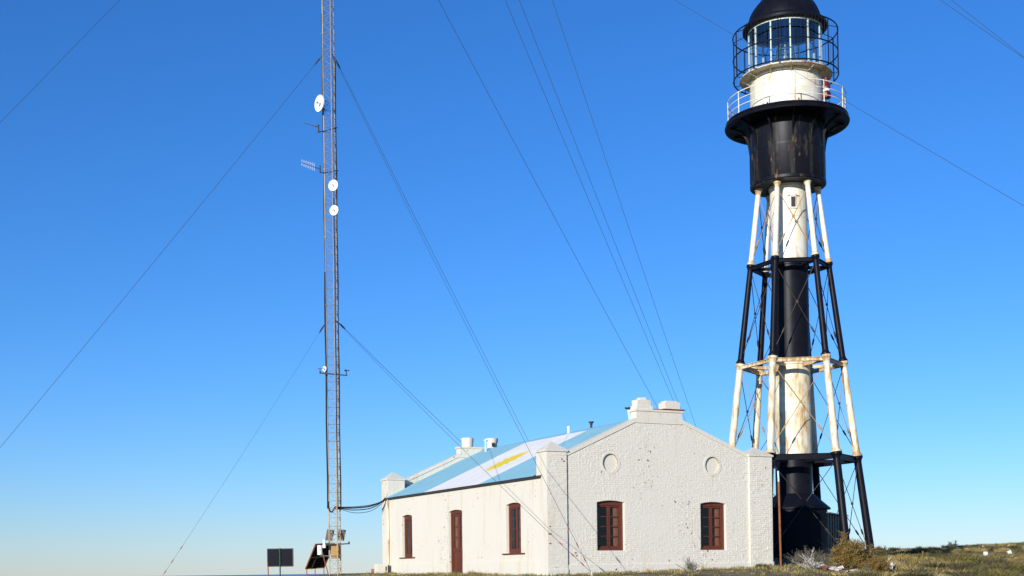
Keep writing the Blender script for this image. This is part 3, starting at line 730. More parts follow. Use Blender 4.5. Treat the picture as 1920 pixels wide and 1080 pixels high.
# lantern room: sill, astragals, panes, lens
rl = 1.66
mb = MB(); mb.lathe([(rl+.02, L(22.46)), (rl+.02, L(22.56)), (rl-.05, L(22.57)), (rl-.05, L(22.46))], 48); lan = mb.build('lantern_sill', M['astragal'], light, 40)
mb = MB(); mb.lathe([(rl+.025, L(24.50)), (rl+.025, L(24.58)), (rl-.04, L(24.58)), (rl-.04, L(24.50))], 48); mb.build('lantern_head', M['astragal'], lan, 40)
for i in range(12):
    th = 8+30*i; Mx = Matrix.Rotation(R(th), 4, 'Z'); mb = MB()
    mb.box((-.026, -rl-.02, L(22.56)), (.026, -rl+.05, L(24.50)), Mx); mb.build('mullion', M['astragal'], lan)
    mb = MB(); q = [P(rl, th+1.2+27.6*j/5, 0) for j in range(6)]
    mb.add([(x.x, x.y, z) for z in (L(22.57), L(24.49)) for x in q], [(j, j+1, j+7, j+6) for j in range(5)]); mb.build('pane', M['lantern_glass'], lan, 60)
mb = MB(); mb.tube([P(0, 0, 22.45), P(0, 0, 22.75)], .35, 16); ped = mb.build('lens_pedestal', M['dark_metal'], light)
for k in range(9):
    z0 = 22.78+k*.13; rr = .46*(1-abs(k-4)*.035)
    mb = MB(); mb.lathe([(rr-.05, L(z0)), (rr, L(z0)+.005), (rr+.04, L(z0)+.06), (rr, L(z0)+.115), (rr-.05, L(z0)+.12)], 24); mb.build('lens_prism', M['lens'], ped, 25)
mb = MB(); mb.tube([P(0, 0, 22.75), P(0, 0, 24.0)], .035, 8); mb.build('lamp_stem', M['astragal'], ped)
mb = MB(); mb.lathe([(.0, L(23.25)), (.09, L(23.3)), (.11, L(23.42)), (.0, L(23.55))], 12); mb.build('lamp_bulb', M['marker'], ped, 60)
# dome with gutter brim, ribs, ventilator, hand rail
mb = MB(); mb.lathe([(1.60, L(24.585)), (1.88, L(24.585)), (1.92, L(24.62)), (1.92, L(24.72)), (1.87, L(24.80)), (1.72, L(24.86)), (1.66, L(24.90))], 64)
mb.lathe([(1.66*math.cos(R(t)), L(24.78)+1.52*math.sin(R(t))) for t in range(4, 66, 4)], 64)
mb.lathe([(1.60*math.cos(R(t)), L(24.70)+1.46*math.sin(R(t))) for t in range(-4, 90, 6)], 48); dome = mb.build('dome', BK, light, 50, fix=False)
for i in range(12):
    th = 8+30*i; mb = MB(); mb.tube([P(1.665*math.cos(R(t)), th, 24.78+1.525*math.sin(R(t))) for t in range(4, 66, 6)], .016, 5); mb.build('rib', BK, dome)
mb = MB(); mb.lathe([(.80, L(26.10)), (.76, L(26.14)), (.72, L(26.2)), (.72, L(26.75)), (.85, L(26.80)), (.85, L(26.9)), (.55, L(27.15)), (.2, L(27.3)), (.22, L(27.45)), (.0, L(27.65))], 32); mb.build('ventilator', BK, dome, 40)
mb = MB(); mb.ring(1.06, L(26.22), .017, 48); mb.build('hand_ring', BK, dome, 60)
for i in range(8):
    mb = MB(); mb.tube([P(1.06, 45*i+20, 26.22), P(1.10, 45*i+20, 26.14), P(1.10, 45*i+20, 25.90)], .013, 5); mb.build('ring_stay', BK, dome)

# red beacon lamp standing on the gallery
th = 57; b0 = light.matrix_basis @ P(2.1, th, fb_)
red = root('red_beacon', b0, R(-12.25)); tag(red, 'red beacon lamp with white band standing on the lighthouse gallery', 'beacon')
mb = MB(); mb.lathe([(.19, .48), (.20, .51), (.20, .70), (.16, .74), (.17, .77)], 20, cap0=True); mb.build('lamp_base', M['red'], red, 40)
mb = MB(); mb.lathe([(.15, .77), (.15, .90)], 20); mb.build('white_band', M['marker'], red, 40)
mb = MB(); mb.lathe([(.18, .90), (.19, .93), (.17, 1.02), (.12, 1.10), (.11, 1.30), (.13, 1.32), (.13, 1.36), (.05, 1.41)], 20, cap1=True); mb.build('lamp_head', M['red'], red, 40)
for k in range(3):
    a = R(120*k+20); mb = MB(); mb.tube([(.17*math.cos(a), .17*math.sin(a), 0), (.10*math.cos(a), .10*math.sin(a), .52)], .018, 6); mb.build('leg', M['dark_metal'] if k else M['rust'], red)

# black hut round the foot of the column, with a lean-to
hut = root('black_hut', (TC.x, TC.y, EYE+.2), R(-12.25)); tag(hut, 'black sheet metal hut around the foot of the lighthouse column', 'hut')
H = lambda h: h-.2
mb = MB(); mb.lathe([(1.46, H(-.4)), (1.46, H(2.62))], 16, a0=.1); mb.build('wall', M['dark_hut'], hut, 20)
mb = MB(); mb.lathe([(1.60, H(2.60)), (1.60, H(2.66)), (.845, H(3.32))], 32); mb.build('cone_roof', M['dark_hut'], hut, 30)
K = light.matrix_basis.inverted() @ Vector((14.36, 59.4, 0)); ML = Matrix.Translation((K.x, K.y, 0)) @ Matrix.Rotation(R(65+12.25), 4, 'Z')   # x along the far face, y towards the column
mb = MB(); mb.box((0, 0, H(-.5)), (4.4, 2.6, H(2.40)), ML); an = mb.build('lean_to', M['dark_hut'], hut)
mb = MB(); mb.prism([(-.14, H(2.40)), (2.7, H(2.78)), (2.7, H(2.83)), (-.14, H(2.45))], lambda q: ML @ Vector((-.14, q[0], q[1])), lambda q: ML @ Vector((4.5, q[0], q[1]))); mb.build('lean_to_roof', M['hut_roof'], an)
for k in range(8):
    mb = MB(); x = .05+k*.58; mb.box((x, -.022, H(.0)), (x+.04, -.001, H(2.39)), ML); mb.build('seam', M['dark_hut'], an)
# rusty pole beside the house corner
px_, py_ = 10.56, 51.28; g = gz(px_, py_)
pole = root('rusty_pole', (px_, py_, g)); tag(pole, 'thin rusty pole with pale tip between the house corner and the lighthouse', 'pole')
zt = EYE+3.76-g
mb = MB(); mb.tube([(0, 0, -.3), (-.05, 0, zt-.42)], .043, 8); mb.build('lower_pipe', M['rust'], pole)
mb = MB(); mb.tube([(-.05, 0, zt-.42), (-.07, 0, zt)], .036, 8); mb.build('upper_pipe', M['pale_blue_pipe'], pole)

# ================================================================== the radio mast
MS = 60/56; MX, MY = -7.54*MS, 60.0; mg = gz(MX, MY)
mast = root('radio_mast', (MX, MY, mg)); tag(mast, 'very tall slender guyed lattice mast beside the white house', 'mast')
mast.scale = (MS, MS, MS)
def mh(h): return (h*MS+EYE-mg)/MS
side = .49; cA = Vector((0, 0, 0)); cB = Vector((side*math.cos(R(38)), -side*math.sin(R(38)), 0)); cC = Vector((side*math.cos(R(22)), side*math.sin(R(22)), 0))
cen = (cA+cB+cC)/3; CH = [cA-cen, cB-cen, cC-cen]
BAY = .3643; SEC = BAY*8
chord_me = []
for c in CH:
    mb = MB(); mb.tube([c, c+Vector((0, 0, SEC))], .026, 8); mb.tube([c+Vector((0, 0, -.02)), c+Vector((0, 0, .03))], .042, 8); chord_me.append(mb.mesh('chord', 50))
def lattice_mesh():
    mb = MB()
    for k in range(8):
        z = k*BAY
        for i in range(3):
            a, c = CH[i], CH[(i+1) % 3]; Z0, Z1 = Vector((0, 0, z)), Vector((0, 0, z+BAY))
            mb.tube([a+Z0, c+Z0], .0095, 5, False)
            if (k+i) % 2: mb.tube([a+Z0, c+Z1], .0085, 5, False)
            else: mb.tube([c+Z0, a+Z1], .0085, 5, False)
    return mb.mesh('lattice')
lat = lattice_mesh()
for me in chord_me: me.materials.append(M['galv'])
lat.materials.append(M['lattice'])
for s in range(19):
    sec = root('mast_section', (0, 0, s*SEC-.1)); sec.parent = mast
    for i, me in enumerate(chord_me):
        o = link('chord', me, None, sec)
        mt = M['galv_yellow'] if (s < 2 or (i == 0 and s in (5, 6, 8))) else M['galv']
        o.material_slots[0].link = 'OBJECT'; o.material_slots[0].material = mt
    o = link('lattice', lat, None, sec); o['kind'] = 'stuff'
    o.material_slots[0].link = 'OBJECT'; o.material_slots[0].material = M['galv_yellow'] if s < 2 else M['lattice']
# coax cables strapped to the chords
for off, h0, h1, r in ((CH[0]+Vector((-.045, -.02, 0)), 2.75, 12.9, .034), (CH[0]+Vector((-.04, .03, 0)), 3.0, 24, .022), (CH[2]+Vector((.04, -.01, 0)), 2.7, 22, .026), (CH[1]+Vector((.045, .03, 0)), 2.7, 16, .018)):
    mb = MB(); n = int((h1-h0)/1.2); mb.tube([off+Vector((.012*math.sin(i*1.7), .01*math.cos(i*2.3), mh(h0+(h1-h0)*i/n))) for i in range(n+1)], r, 6); mb.build('coax_cable', M['cable'], mast)
# guy wires
def sag(a, c, s, n=14):
    return [a.lerp(c, i/n)-Vector((0, 0, s*4*(i/n)*(1-i/n))) for i in range(n+1)]
anch = {}
def guy(level, ax, ay, ch, s=.12, r=.0085):
    a = Vector((0, 0, mh(level)))+CH[ch]*1.05
    gx = Vector((ax-MX, ay-MY, gz(ax, ay)+.12-mg))/MS
    mb = MB(); pts = sag(a, gx, s); mb.tube(pts, r, 5, False); wv = mb.build('guy_wire', M['wire'], mast)
    d = (pts[1]-pts[0]).normalized(); q = pts[0]+d*.35
    mb = MB(); mb.tube([q-d*.22, q-d*.1, q+d*.1, q+d*.22], [.014, .032, .032, .012], 6); mb.build('insulator', M['dark_metal'], wv)
    d = (pts[-2]-pts[-1]).normalized()
    for dist in (.55, 1.15, 1.9): q = pts[-1]+d*dist; mb = MB(); mb.tube([q-d*.12, q, q+d*.12], [.010, .022, .010], 6); mb.build('turnbuckle', M['rust'], wv)
    if (ax, ay) not in anch:
        anch[(ax, ay)] = 1; mb = MB(); mb.box(gx-Vector((.12, .12, .35)), gx+Vector((.12, .12, -.10))); mb.tube([gx-Vector((0, 0, .1)), gx+Vector((0, 0, .05))], .03, 6); mb.build('guy_anchor', M['stone'], mast)
IA, OA = (2.62, 43.0), (21.2, 22.3)
IC, OC, IB, OB, IL = [(x*MS, y*MS) for x, y in ((4.6, 74.2), (15.9, 90.8), (-26.4, 54.7), (-40.3, 53.7), (-15.75, 58.2))]
guy(10.8, *IA, 1, .12, .0065); guy(22.2, *IA, 1, .12, .0065); guy(10.8, *IC, 2); guy(22.2, *IC, 2)
guy(10.75, *IL, 0, .1, .0048); guy(22.2, *IB, 0)
guy(33.4, *OB, 0); guy(33.4, *OA, 1, .2, .0052); guy(43.1, 22.5, 22.0, 1, .2, .0052); guy(45.9, *OA, 1, .2, .005)
guy(33.4, *OC, 2, .3, .011); guy(43.1, *OC, 2, .3, .011); guy(45.9, *OC, 2, .3, .011); guy(54.2, *OC, 2, .3, .011)

def at_mast(dx, dy, h): return Vector((MX+dx*MS, MY+dy*MS, EYE+h*MS))
def mroot(*a):
    o = root(*a); o.scale = (MS, MS, MS); return o
def dish(name, rad, dx, dy, h, yaw, label, attach, pitch=0):
    """dish facing yaw degrees right of the camera side"""
    c = at_mast(dx, dy, h); o = mroot(name, c, R(yaw)); tag(o, label, 'dish antenna', 'round dish antennas on the mast')
    Mx = Matrix.Rotation(R(90), 4, 'X')                                # lathe axis z -> -y (towards the camera)
    mb = MB(); prof = [(rad*t, -.22*rad*(1-t*t)) for t in (0, .2, .4, .6, .8, 1)]+[(rad*1.03, .015), (rad*1.03, -.03)]+[(rad*t, -.22*rad*(1-t*t)-.03) for t in (.9, .6, .3, 0)]
    mb.lathe(prof, 28); mb.v = [tuple(Mx @ Vector(p)) for p in mb.v]; mb.build('reflector', M['dish'], o, 50)
    mb = MB(); mb.tube([(0, .2*rad, 0), (0, -.28*rad, 0)], .018, 6); mb.tube([(0, -.28*rad, 0), (0, -.36*rad, 0)], .055 if rad > .3 else .035, 10); mb.build('feed', M['grey_panel'], o)
    at_ = Vector(attach); lc = Matrix.Rotation(R(-yaw), 3, 'Z') @ at_
    mb = MB(); mb.tube([(0, .24*rad, 0), (0, .24*rad+.1, 0), tuple(lc)], .025, 6); mb.tube([(0, .24*rad+.08, -.12), (lc.x, lc.y, -.16)], .016, 6); mb.build('bracket', M['dark_metal'], o)
    return o
dish('dish_antenna', .345, -.42, -.24, 20.04, -50, 'largest white dish antenna, highest on the lattice mast', (.18, .32, 0))
dish('dish_antenna', .235, .15, -.40, 16.48, -25, 'small white dish antenna just below the comb aerial on the mast', (-.02, .2, 0))
dish('dish_antenna', .215, .17, -.40, 15.42, -25, 'small white dish antenna lowest of the pair facing the yard', (-.04, .2, 0))
dish('dish_antenna', .12, -.38, -.02, 8.73, -45, 'tiny white dish antenna just above the weather sensor arm', (.12, .05, 0))
# aerials
o = mroot('yagi_aerial', at_mast(-.60, -.05, 17.30)); tag(o, 'comb shaped aerial with short upright rods on the mast', 'aerial')
mb = MB(); mb.tube([(-.62, -.12, .24), (.18, .04, -.02)], .016, 6); mb.build('boom', M['dark_metal'], o)
for k in range(7):
    t = .02+k*.105; q = Vector((-.62, -.12, .24)).lerp(Vector((.18, .04, -.02)), t); mb = MB(); hl = .13+.006*k; mb.tube([q-Vector((0, 0, hl)), q+Vector((0, 0, hl))], .008, 5); mb.build('element', M['dish'], o)
mb = MB(); mb.tube([(.14, .03, .16), (.14, .03, -.18)], .028, 8); mb.tube([(.14, .03, -.14), (.36, .05, -.16), (.92, .08, -.06)], .022, 6); mb.build('mount', M['dark_metal'], o)
o = mroot('stub_aerial', at_mast(-.55, -.05, 19.05)); tag(o, 'short flat aerial boom on a rusty mount under the largest dish', 'aerial')
mb = MB(); mb.tube([(-.53, -.1, .18), (.05, .0, .03)], .018, 6); mb.build('boom', M['dark_metal'], o)
for k in range(5):
    q = Vector((-.53, -.1, .18)).lerp(Vector((.05, 0, .03)), .15+k*.17); mb = MB(); mb.tube([q+Vector((-.05, -.12, -.012)), q+Vector((.05, .12, .012))], .007, 5); mb.build('element', M['dish'], o)
mb = MB(); mb.tube([(.05, 0, .14), (.05, 0, -.2)], .035, 8); mb.tube([(.05, 0, -.17), (.34, .05, -.12), (.86, .08, .03)], .022, 6); mb.build('mount', M['dark_metal'], o)
# weather arm with vane and cups
o = mroot('weather_arm', at_mast(0, -.22, 8.48)); tag(o, 'dark weather sensor arm with cup anemometer and wind vane on the mast', 'weather sensor')
mb = MB(); mb.tube([(-.55, 0, .05), (.62, 0, -.07)], .026, 8); mb.build('arm', M['dark_metal'], o)
mb = MB(); mb.tube([(.58, 0, -.08), (.58, 0, .12)], .022, 8); mb.lathe([(.03, .12), (.03, .16), (.0, .17)], 8, .58, 0)
for k in range(3):
    a = R(120*k+10); e = (.58+.09*math.cos(a), .09*math.sin(a), .14); mb.tube([(.58, 0, .14), e], .007, 5); mb.lathe([(.0, .12), (.03, .12), (.04, .14), (.03, .165), (.0, .165)], 8, e[0], e[1])
mb.build('anemometer', M['dark_metal'], o)
mb = MB(); mb.tube([(-.54, 0, .05), (-.54, 0, .22)], .018, 6); mb.tube([(-.62, -.02, .24), (-.36, .05, .24)], .009, 5); mb.tube([(-.54, 0, .03), (-.54, 0, .12)], .035, 8); mb.box((-.62, -.024, .215), (-.56, -.016, .265)); mb.build('wind_vane', M['dark_metal'], o)
# lower instruments
o = mroot('sensor_arm', at_mast(0, -.24, 1.20)); tag(o, 'lower dark sensor arm crossing the mast above the rusty box', 'weather sensor')
mb = MB(); mb.tube([(-.42, 0, -.02), (.62, 0, .03)], .025, 8); mb.build('arm', M['dark_metal'], o)
mb = MB(); mb.tube([(.60, 0, .0), (.60, 0, .12)], .035, 8); mb.build('sensor_head', M['dark_metal'], o)
mb = MB(); mb.tube([(-.46, 0, .0), (-.46, 0, .22)], .055, 12); mb.tube([(-.46, 0, -.14), (-.46, 0, .0)], .075, 12); mb.build('white_sensor', M['dish'], o)
o = mroot('rain_gauge', at_mast(-.64, -.3, .72)); tag(o, 'white cylinder rain gauge with pale blue mark beside the mast foot', 'rain gauge')
mb = MB(); mb.lathe([(.105, .05), (.105, .43), (.095, .45)], 20, cap0=True, cap1=True); mb.build('cylinder', M['dish'], o, 40)
mb = MB(); q = [R(-90+a) for a in (-28, -14, 0, 14, 28)]; mb.add([(.1065*math.cos(a), .1065*math.sin(a), z) for z in (.20, .31) for a in q], [(i, i+1, i+6, i+5) for i in range(4)]); mb.build('blue_mark', M['pale_blue_pipe'], o)
mb = MB(); mb.tube([(0, 0, .06), (0, 0, .0), (.5, .1, 0), (.95, .1, 0)], .014, 6); mb.build('bracket', M['galv'], o)
o = mroot('rusty_cabinet', at_mast(0.02, -.02, .60)); tag(o, 'rusty ochre equipment box fixed inside the mast foot', 'box')
mb = MB(); mb.box((-.21, -.10, 0), (.17, .14, .58)); mb.build('case', M['ochre_box'], o)
mb = MB(); mb.box((-.20, -.125, .02), (.16, -.101, .56)); mb.build('door', M['ochre_box'], o)
for k, (dx, lab) in enumerate(((-.30, 'small grey solar panel tilted on the mast side away from the house'), (.20, 'small grey solar panel tilted on the mast side towards the house'))):
    o = mroot('mast_solar_panel', at_mast(dx, .36, 1.62)); tag(o, lab, 'solar panel', 'small solar panels on the mast')
    Mx = Matrix.Rotation(R(14), 4, 'Z') @ Matrix.Rotation(R(24), 4, 'X') @ Matrix.Rotation(R(8), 4, 'Y')
    mb = MB(); mb.box((-.15, -.012, -.24), (.15, .012, .24), Mx); mb.build('panel', M['grey_panel'], o)
    mb = MB()
    for a_, b_ in (((-.16, -.02, -.25), (-.13, .015, .25)), ((.13, -.02, -.25), (.16, .015, .25)), ((-.13, -.02, -.25), (.13, .015, -.22)), ((-.13, -.02, .22), (.13, .015, .25))): mb.box(a_, b_, Mx)
    mb.build('frame', M['galv'], o)
    mb = MB(); mb.tube([Mx @ Vector((0, -.02, .05)), (.28 if k == 0 else -.02, -.42 if k == 0 else -.18, .02)], .02, 6); mb.build('bracket', M['dark_metal'], o)
# cable bundle to the house
cb = mroot('cable_bundle', at_mast(-.28, -.05, 2.65)); tag(cb, 'thick black cable bundle sagging from the mast to the house corner', 'cable')
end = HC+Vector((math.cos(TH)*.0-math.sin(TH)*15.5, math.sin(TH)*0+math.cos(TH)*15.5, 0)); end = Vector((end.x, end.y, EYE+3.42))
def bez(pts, n=8):
    out = []
    for i in range(len(pts)-1):
        p0, p1, p2, p3 = [Vector(pts[min(max(k, 0), len(pts)-1)]) for k in (i-1, i, i+1, i+2)]
        for j in range(n):
            t = j/n; out.append(.5*((2*p1)+(p2-p0)*t+(2*p0-5*p1+4*p2-p3)*t*t+(3*p1-p0-3*p2+p3)*t**3))
    out.append(Vector(pts[-1])); return out
e_ = (end-cb.location)/MS
for k, (dz, r, dip) in enumerate(((0, .032, 0), (-.03, .022, .06), (.03, .018, -.02), (-.05, .012, .16))):
    pts = [(0, 0, .4), (.03, -.03, .06+dz*.3), (.12, -.06, -.06+dz*.3), (.22, -.09, .02), (.30, -.1, .14+dz), (.56, .0, .12+dz-dip*.2), (e_.x*.45, e_.y*.3, .115+dz-dip), (e_.x*.72, e_.y*.62, .19+dz-dip), (e_.x-.22, e_.y-.1, e_.z-.16-dip*.6), (e_.x-.05, e_.y, e_.z+dz)]
    mb = MB(); mb.tube(bez(pts, 5), r, 6); mb.build('cable_strand', M['cable'], cb, 60)
# strands that climb over the roof edge to the cap
mb = MB(); mb.tube(bez([tuple(e_), (e_.x+.12, e_.y-.1, e_.z+.30), (e_.x+.55, e_.y+.25, e_.z+.52), (e_.x+.95, e_.y+.35, e_.z+.62)], 5), .012, 5); mb.build('cable_strand', M['cable'], cb)

# ---- things at the mast foot
# tilted panel array seen from below
so_ = Vector((-9.75, 61.8, 0)); g = gz(so_.x, so_.y)
arr = root('solar_array', (so_.x, so_.y, g)); arr.scale = (1.06, 1.06, 1.06); tag(arr, 'big tilted solar panel on rusty legs beside the mast foot', 'solar panel')
B0 = Vector((0, 0, (EYE+.17-g)/1.06)); e1 = Vector((.74, .57, .05)); e2 = Vector((.60, -.88, 1.08))
nn = e1.cross(e2).normalized()
if nn.z < 0: nn = -nn
def para(mb, o0, a, c, n_, th_): mb.add([o0, o0+a, o0+a+c, o0+c, o0+n_*th_, o0+a+n_*th_, o0+a+c+n_*th_, o0+c+n_*th_], [(0, 3, 2, 1), (4, 5, 6, 7), (0, 1, 5, 4), (1, 2, 6, 5), (2, 3, 7, 6), (3, 0, 4, 7)])
mb = MB(); para(mb, B0+nn*.02, e1, e2, nn, .03); mb.build('panel', M['panel_back'], arr)
mb = MB(); para(mb, B0-e1*.02, e1*.04, e2, nn, .06); para(mb, B0+e1*.98, e1*.04, e2, nn, .06); para(mb, B0+e1*.02, e1*.96, e2*.025, nn, .06); para(mb, B0+e1*.02+e2*.975, e1*.96, e2*.025, nn, .06); mb.build('frame', M['rust'], arr)
mb = MB(); para(mb, B0+e2*.45-nn*.02, e1, e2*.04, nn, .035); para(mb, B0+e1*.3-nn*.02, e1*.03, e2*.45, nn, .035); mb.build('rib', M['dark_metal'], arr)
for q, tp in ((e1*.05, .05), (e1*.5, .03), (e1*.98, .05)):
    mb = MB(); a = B0+q; mb.tube([Vector((a.x, a.y, -.2)), a], .022, 6); mb.build('leg', M['rust'], arr)
mb = MB(); a = B0+e1*.45+e2*.75; mb.tube([Vector((a.x+.30, a.y+.25, -.2)), a], .024, 6); mb.build('leg', M['rust'], arr)
# board seen from behind
g = gz(-11.7, 66); sg = root('notice_board', (-11.7, 66, g)); tag(sg, 'dark back of a wide board on green and rusty posts', 'board')
zo = EYE-g
mb = MB(); mb.box((-.62, -.02, zo+.36), (.63, .02, zo+1.24)); mb.build('panel', M['panel_back'], sg)
mb = MB()
for a_, b_ in (((-.65, -.03, zo+1.22), (.66, .03, zo+1.26)), ((-.65, -.03, zo+.33), (.66, .03, zo+.37)), ((-.66, -.03, zo+.37), (-.62, .03, zo+1.22)), ((.63, -.03, zo+.37), (.67, .03, zo+1.22))): mb.box(a_, b_)
mb.build('frame', M['dark_metal'], sg)
mb = MB(); mb.tube([(.0, -.06, -.4), (.0, -.06, zo+1.27)], .034, 8); mb.build('post', M['green_post'], sg)
mb = MB(); mb.tube([(-.58, -.05, -.4), (-.62, -.05, zo+.6)], .026, 8); mb.build('post', M['rust'], sg)
# meter box and brick stub at the far house corner
g = gz(-5.95, 59.7); mt = root('meter_box', (-5.97, 59.75, g), TH); tag(mt, 'low white meter box at the far corner of the house', 'meter box')
mb = MB(); mb.box((-.25, -.15, -.3), (.25, .25, EYE+.37-g)); mb.build('case', M['wall'], mt)
mb = MB(); mb.box((.14, -.17, .1), (.19, -.151, EYE+.25-g)); mb.build('dark_slot_strip', M['dark_metal'], mt)  # raised dark strip, coloured as the shade inside a slot
g = gz(-6.5, 61.6); mb = MB(); mb.box((-.13, -.2, -.3), (.1, .2, EYE+.15-g)); o = mb.build('brick_stub', M['redbrick'], None, loc=(-6.5, 61.7, g)); tag(o, 'small brown brick stub behind the white meter box', 'brick stub')

# ================================================================== vegetation and small ground things
rv = random.Random(11)
def twigs(mb, base, n, hgt, spread, cols, r0=.012, seg=5, fork=3, lean=(0, 0), flat=1.0):
    tips = []
    for i in range(n):
        a = rv.uniform(0, 2*math.pi); el = rv.uniform(.15, 1)
        lob = .84+.62*noise.noise((math.cos(a)*1.6, math.sin(a)*1.6+hgt*7, spread*5+el))
        d = Vector((math.cos(a)*spread*el*lob+lean[0], math.sin(a)*spread*el*flat+lean[1], hgt*(1.15-.55*el)*lob))*rv.uniform(.6, 1.25)
        p0 = Vector((base[0]+rv.uniform(-.1, .1)*spread, base[1]+rv.uniform(-.1, .1)*spread, base[2]))
        pts = [p0]; w_ = Vector((rv.uniform(-1, 1), rv.uniform(-1, 1), rv.uniform(-.3, .3)))*hgt*.14
        for k in range(1, seg+1):
            t = k/seg; pts.append(p0+Vector((d.x*t**1.15, d.y*t**1.15, d.z*t**.85))+w_*math.sin(t*3.0)+Vector((rv.uniform(-1, 1), rv.uniform(-1, 1), rv.uniform(-1, 1)))*hgt*.03)
        mb.col = rv.choice(cols); mb.tube(pts, [r0*(1-.82*k/seg) for k in range(seg+1)], 3, False); tips.append(pts)
        for k in range(fork):
            j = rv.randint(1, seg-1); q = pts[j]; dd = (pts[j+1]-pts[j]).normalized()+Vector((rv.uniform(-1, 1), rv.uniform(-1, 1), rv.uniform(-.2, .7)))*.8
            dd = dd.normalized()*hgt*rv.uniform(.18, .38); q2 = q+dd*.5+Vector((rv.uniform(-1, 1), rv.uniform(-1, 1), rv.uniform(-1, 1)))*.02; q3 = q+dd
            mb.tube([q, q2, q3], [r0*.5, r0*.35, r0*.15], 3, False); tips.append([q, q2, q3])
    return tips
def leaves(mb, tips, per, size, cols, up=.3):
    for pts in tips:
        for _ in range(per):
            j = rv.randint(max(1, len(pts)//2), len(pts)-1); q = pts[j-1].lerp(pts[j], rv.random())
            d = Vector((rv.uniform(-1, 1), rv.uniform(-1, 1), rv.uniform(-.4, 1)+up)).normalized()*size*rv.uniform(.6, 1.5)
            s = d.orthogonal().normalized(); s.rotate(Matrix.Rotation(rv.uniform(0, 6.28), 3, d.normalized())); s *= size*rv.uniform(.06, .15)
            o = Vector((rv.uniform(-1, 1), rv.uniform(-1, 1), rv.uniform(-1, 1)))*size*.7
            mb.col = rv.choice(cols); mb.add([q+o-s, q+o+s, q+o+d+s*.4, q+o+d-s*.4], [(0, 1, 2, 3)])
GREY = [(.20, .18, .15), (.27, .24, .20), (.15, .13, .11)]; BONE = [(.55, .51, .44), (.46, .42, .36), (.62, .58, .50)]; BROWN = [(.13, .085, .05), (.18, .12, .07), (.09, .06, .04)]
OLIVE = [(.19, .17, .025), (.25, .20, .03), (.13, .12, .02), (.30, .17, .04), (.24, .13, .04), (.34, .20, .07), (.20, .10, .03), (.26, .14, .05), (.16, .09, .03)]; RUSTY = [(.25, .12, .04), (.20, .10, .03), (.30, .17, .05), (.17, .14, .03)]; DKG = [(.05, .06, .025), (.07, .075, .03), (.06, .05, .03)]
def shrub(name, x, y, n, hgt, spread, tcols, label, cat, per=0, size=.05, lcols=None, r0=.012, fork=3, lean=(0, 0), group=None, sink=.05):
    z = gz(x, y); o = root(name, (x, y, z)); tag(o, label, cat, group)
    mb = MB(); tips = twigs(mb, (0, 0, -sink), n, hgt, spread, tcols, r0, fork=fork, lean=lean); mb.build('stems', M['twig'], o, fix=False)
    if per > 15:
        mb = MB(); twigs(mb, (0, 0, -sink), n//4, hgt*1.13, spread*1.1, tcols+GREY, r0*.7, fork=4, lean=lean); mb.build('bare_twigs', M['twig'], o, fix=False)
    if per: mb = MB(); leaves(mb, tips, per, size, lcols); mb.build('foliage', M['leaf'], o, fix=False)
    return o
shrub('broom_bush', 13.45, 52.0, 170, 1.10, .98, BROWN, 'tall olive green broom bush in front of the black hut', 'bush', 26, .11, OLIVE, .014, 5)
shrub('broom_bush', 14.15, 52.6, 70, .72, .85, BROWN, 'dark low bush against the foot of the olive broom bush', 'bush', 20, .09, DKG, .012, 4)
shrub('low_bush', 14.05, 50.4, 130, .58, .80, BROWN, 'low reddish brown bush beside the white peg', 'bush', 22, .08, RUSTY, .011, 4)
shrub('low_bush', 13.5, 50.0, 50, .36, .40, GREY, 'small grey green bush beside the brick rubble', 'bush', 8, .06, [(.13, .14, .08), (.18, .17, .10)], .009, 3)
shrub('twiggy_shrub', 11.95, 52.5, 190, .66, 1.15, GREY, 'grey leafless shrub in front of the black hut', 'shrub', 5, .05, [(.16, .14, .10), (.12, .11, .09)], .009, 5)
shrub('dead_shrub', 11.15, 48.6, 34, .62, .95, BONE, 'bleached dead shrub with bony white branches', 'shrub', 0, r0=.022, fork=5)
shrub('dead_shrub', 6.42, 47.0, 60, .58, .62, GREY+BONE, 'pale grey twiggy shrub below the gable wall between its windows', 'shrub', 2, .035, [(.20, .17, .12), (.14, .13, .08)], .010, 5)
shrub('dead_branch', 14.55, 51.6, 14, .60, .70, BONE, 'bleached bare branch sticking out beside the dark bush', 'branch', 0, r0=.017, fork=5, lean=(.3, 0))
shrub('low_bush', 9.3, 48.6, 60, .20, .40, BROWN, 'small green cushion plant below the right gable window', 'bush', 12, .05, [(.07, .09, .03), (.10, .11, .04)], .007, 3)
# rubble
PLACE = ['half buried beside the bleached dead shrub', 'under the grey leafless shrub', 'at the foot of the olive broom bush', 'beside the small grey green bush']
for i in range(26):
    x = 11.7+rv.random()*2.0; y = 49.0+rv.random()*1.6; z = gz(x, y); redb = i % 3 == 0; a = rv.uniform(.05, .11)
    mb = MB(); rough_box(mb, (-a*1.3, -a*.8, -a*.5), (a*1.3, a*.8, a*.5), a*.28)
    mb.add([(rv.uniform(-.5, .5)*a, rv.uniform(-.3, .3)*a, a*.62)], [])
    near = PLACE[0] if x < 12.0 else PLACE[1] if y > 50.1 and x < 12.7 else PLACE[2] if y > 50.1 else PLACE[3] if x > 13.1 else 'in the middle of the rubble patch'
    mb.v.pop()
    o = mb.build('broken_brick' if redb else 'rubble_stone', M['redbrick'] if redb else M['stone'], None, loc=(x, y, z+a*.3)); o.rotation_euler = (rv.uniform(-.4, .4), rv.uniform(-.4, .4), rv.random()*6)
    tag(o, ('broken red brick ' if redb else 'pale rubble stone ')+near, 'brick' if redb else 'stone', ('broken bricks ' if redb else 'pale stones ')+near)
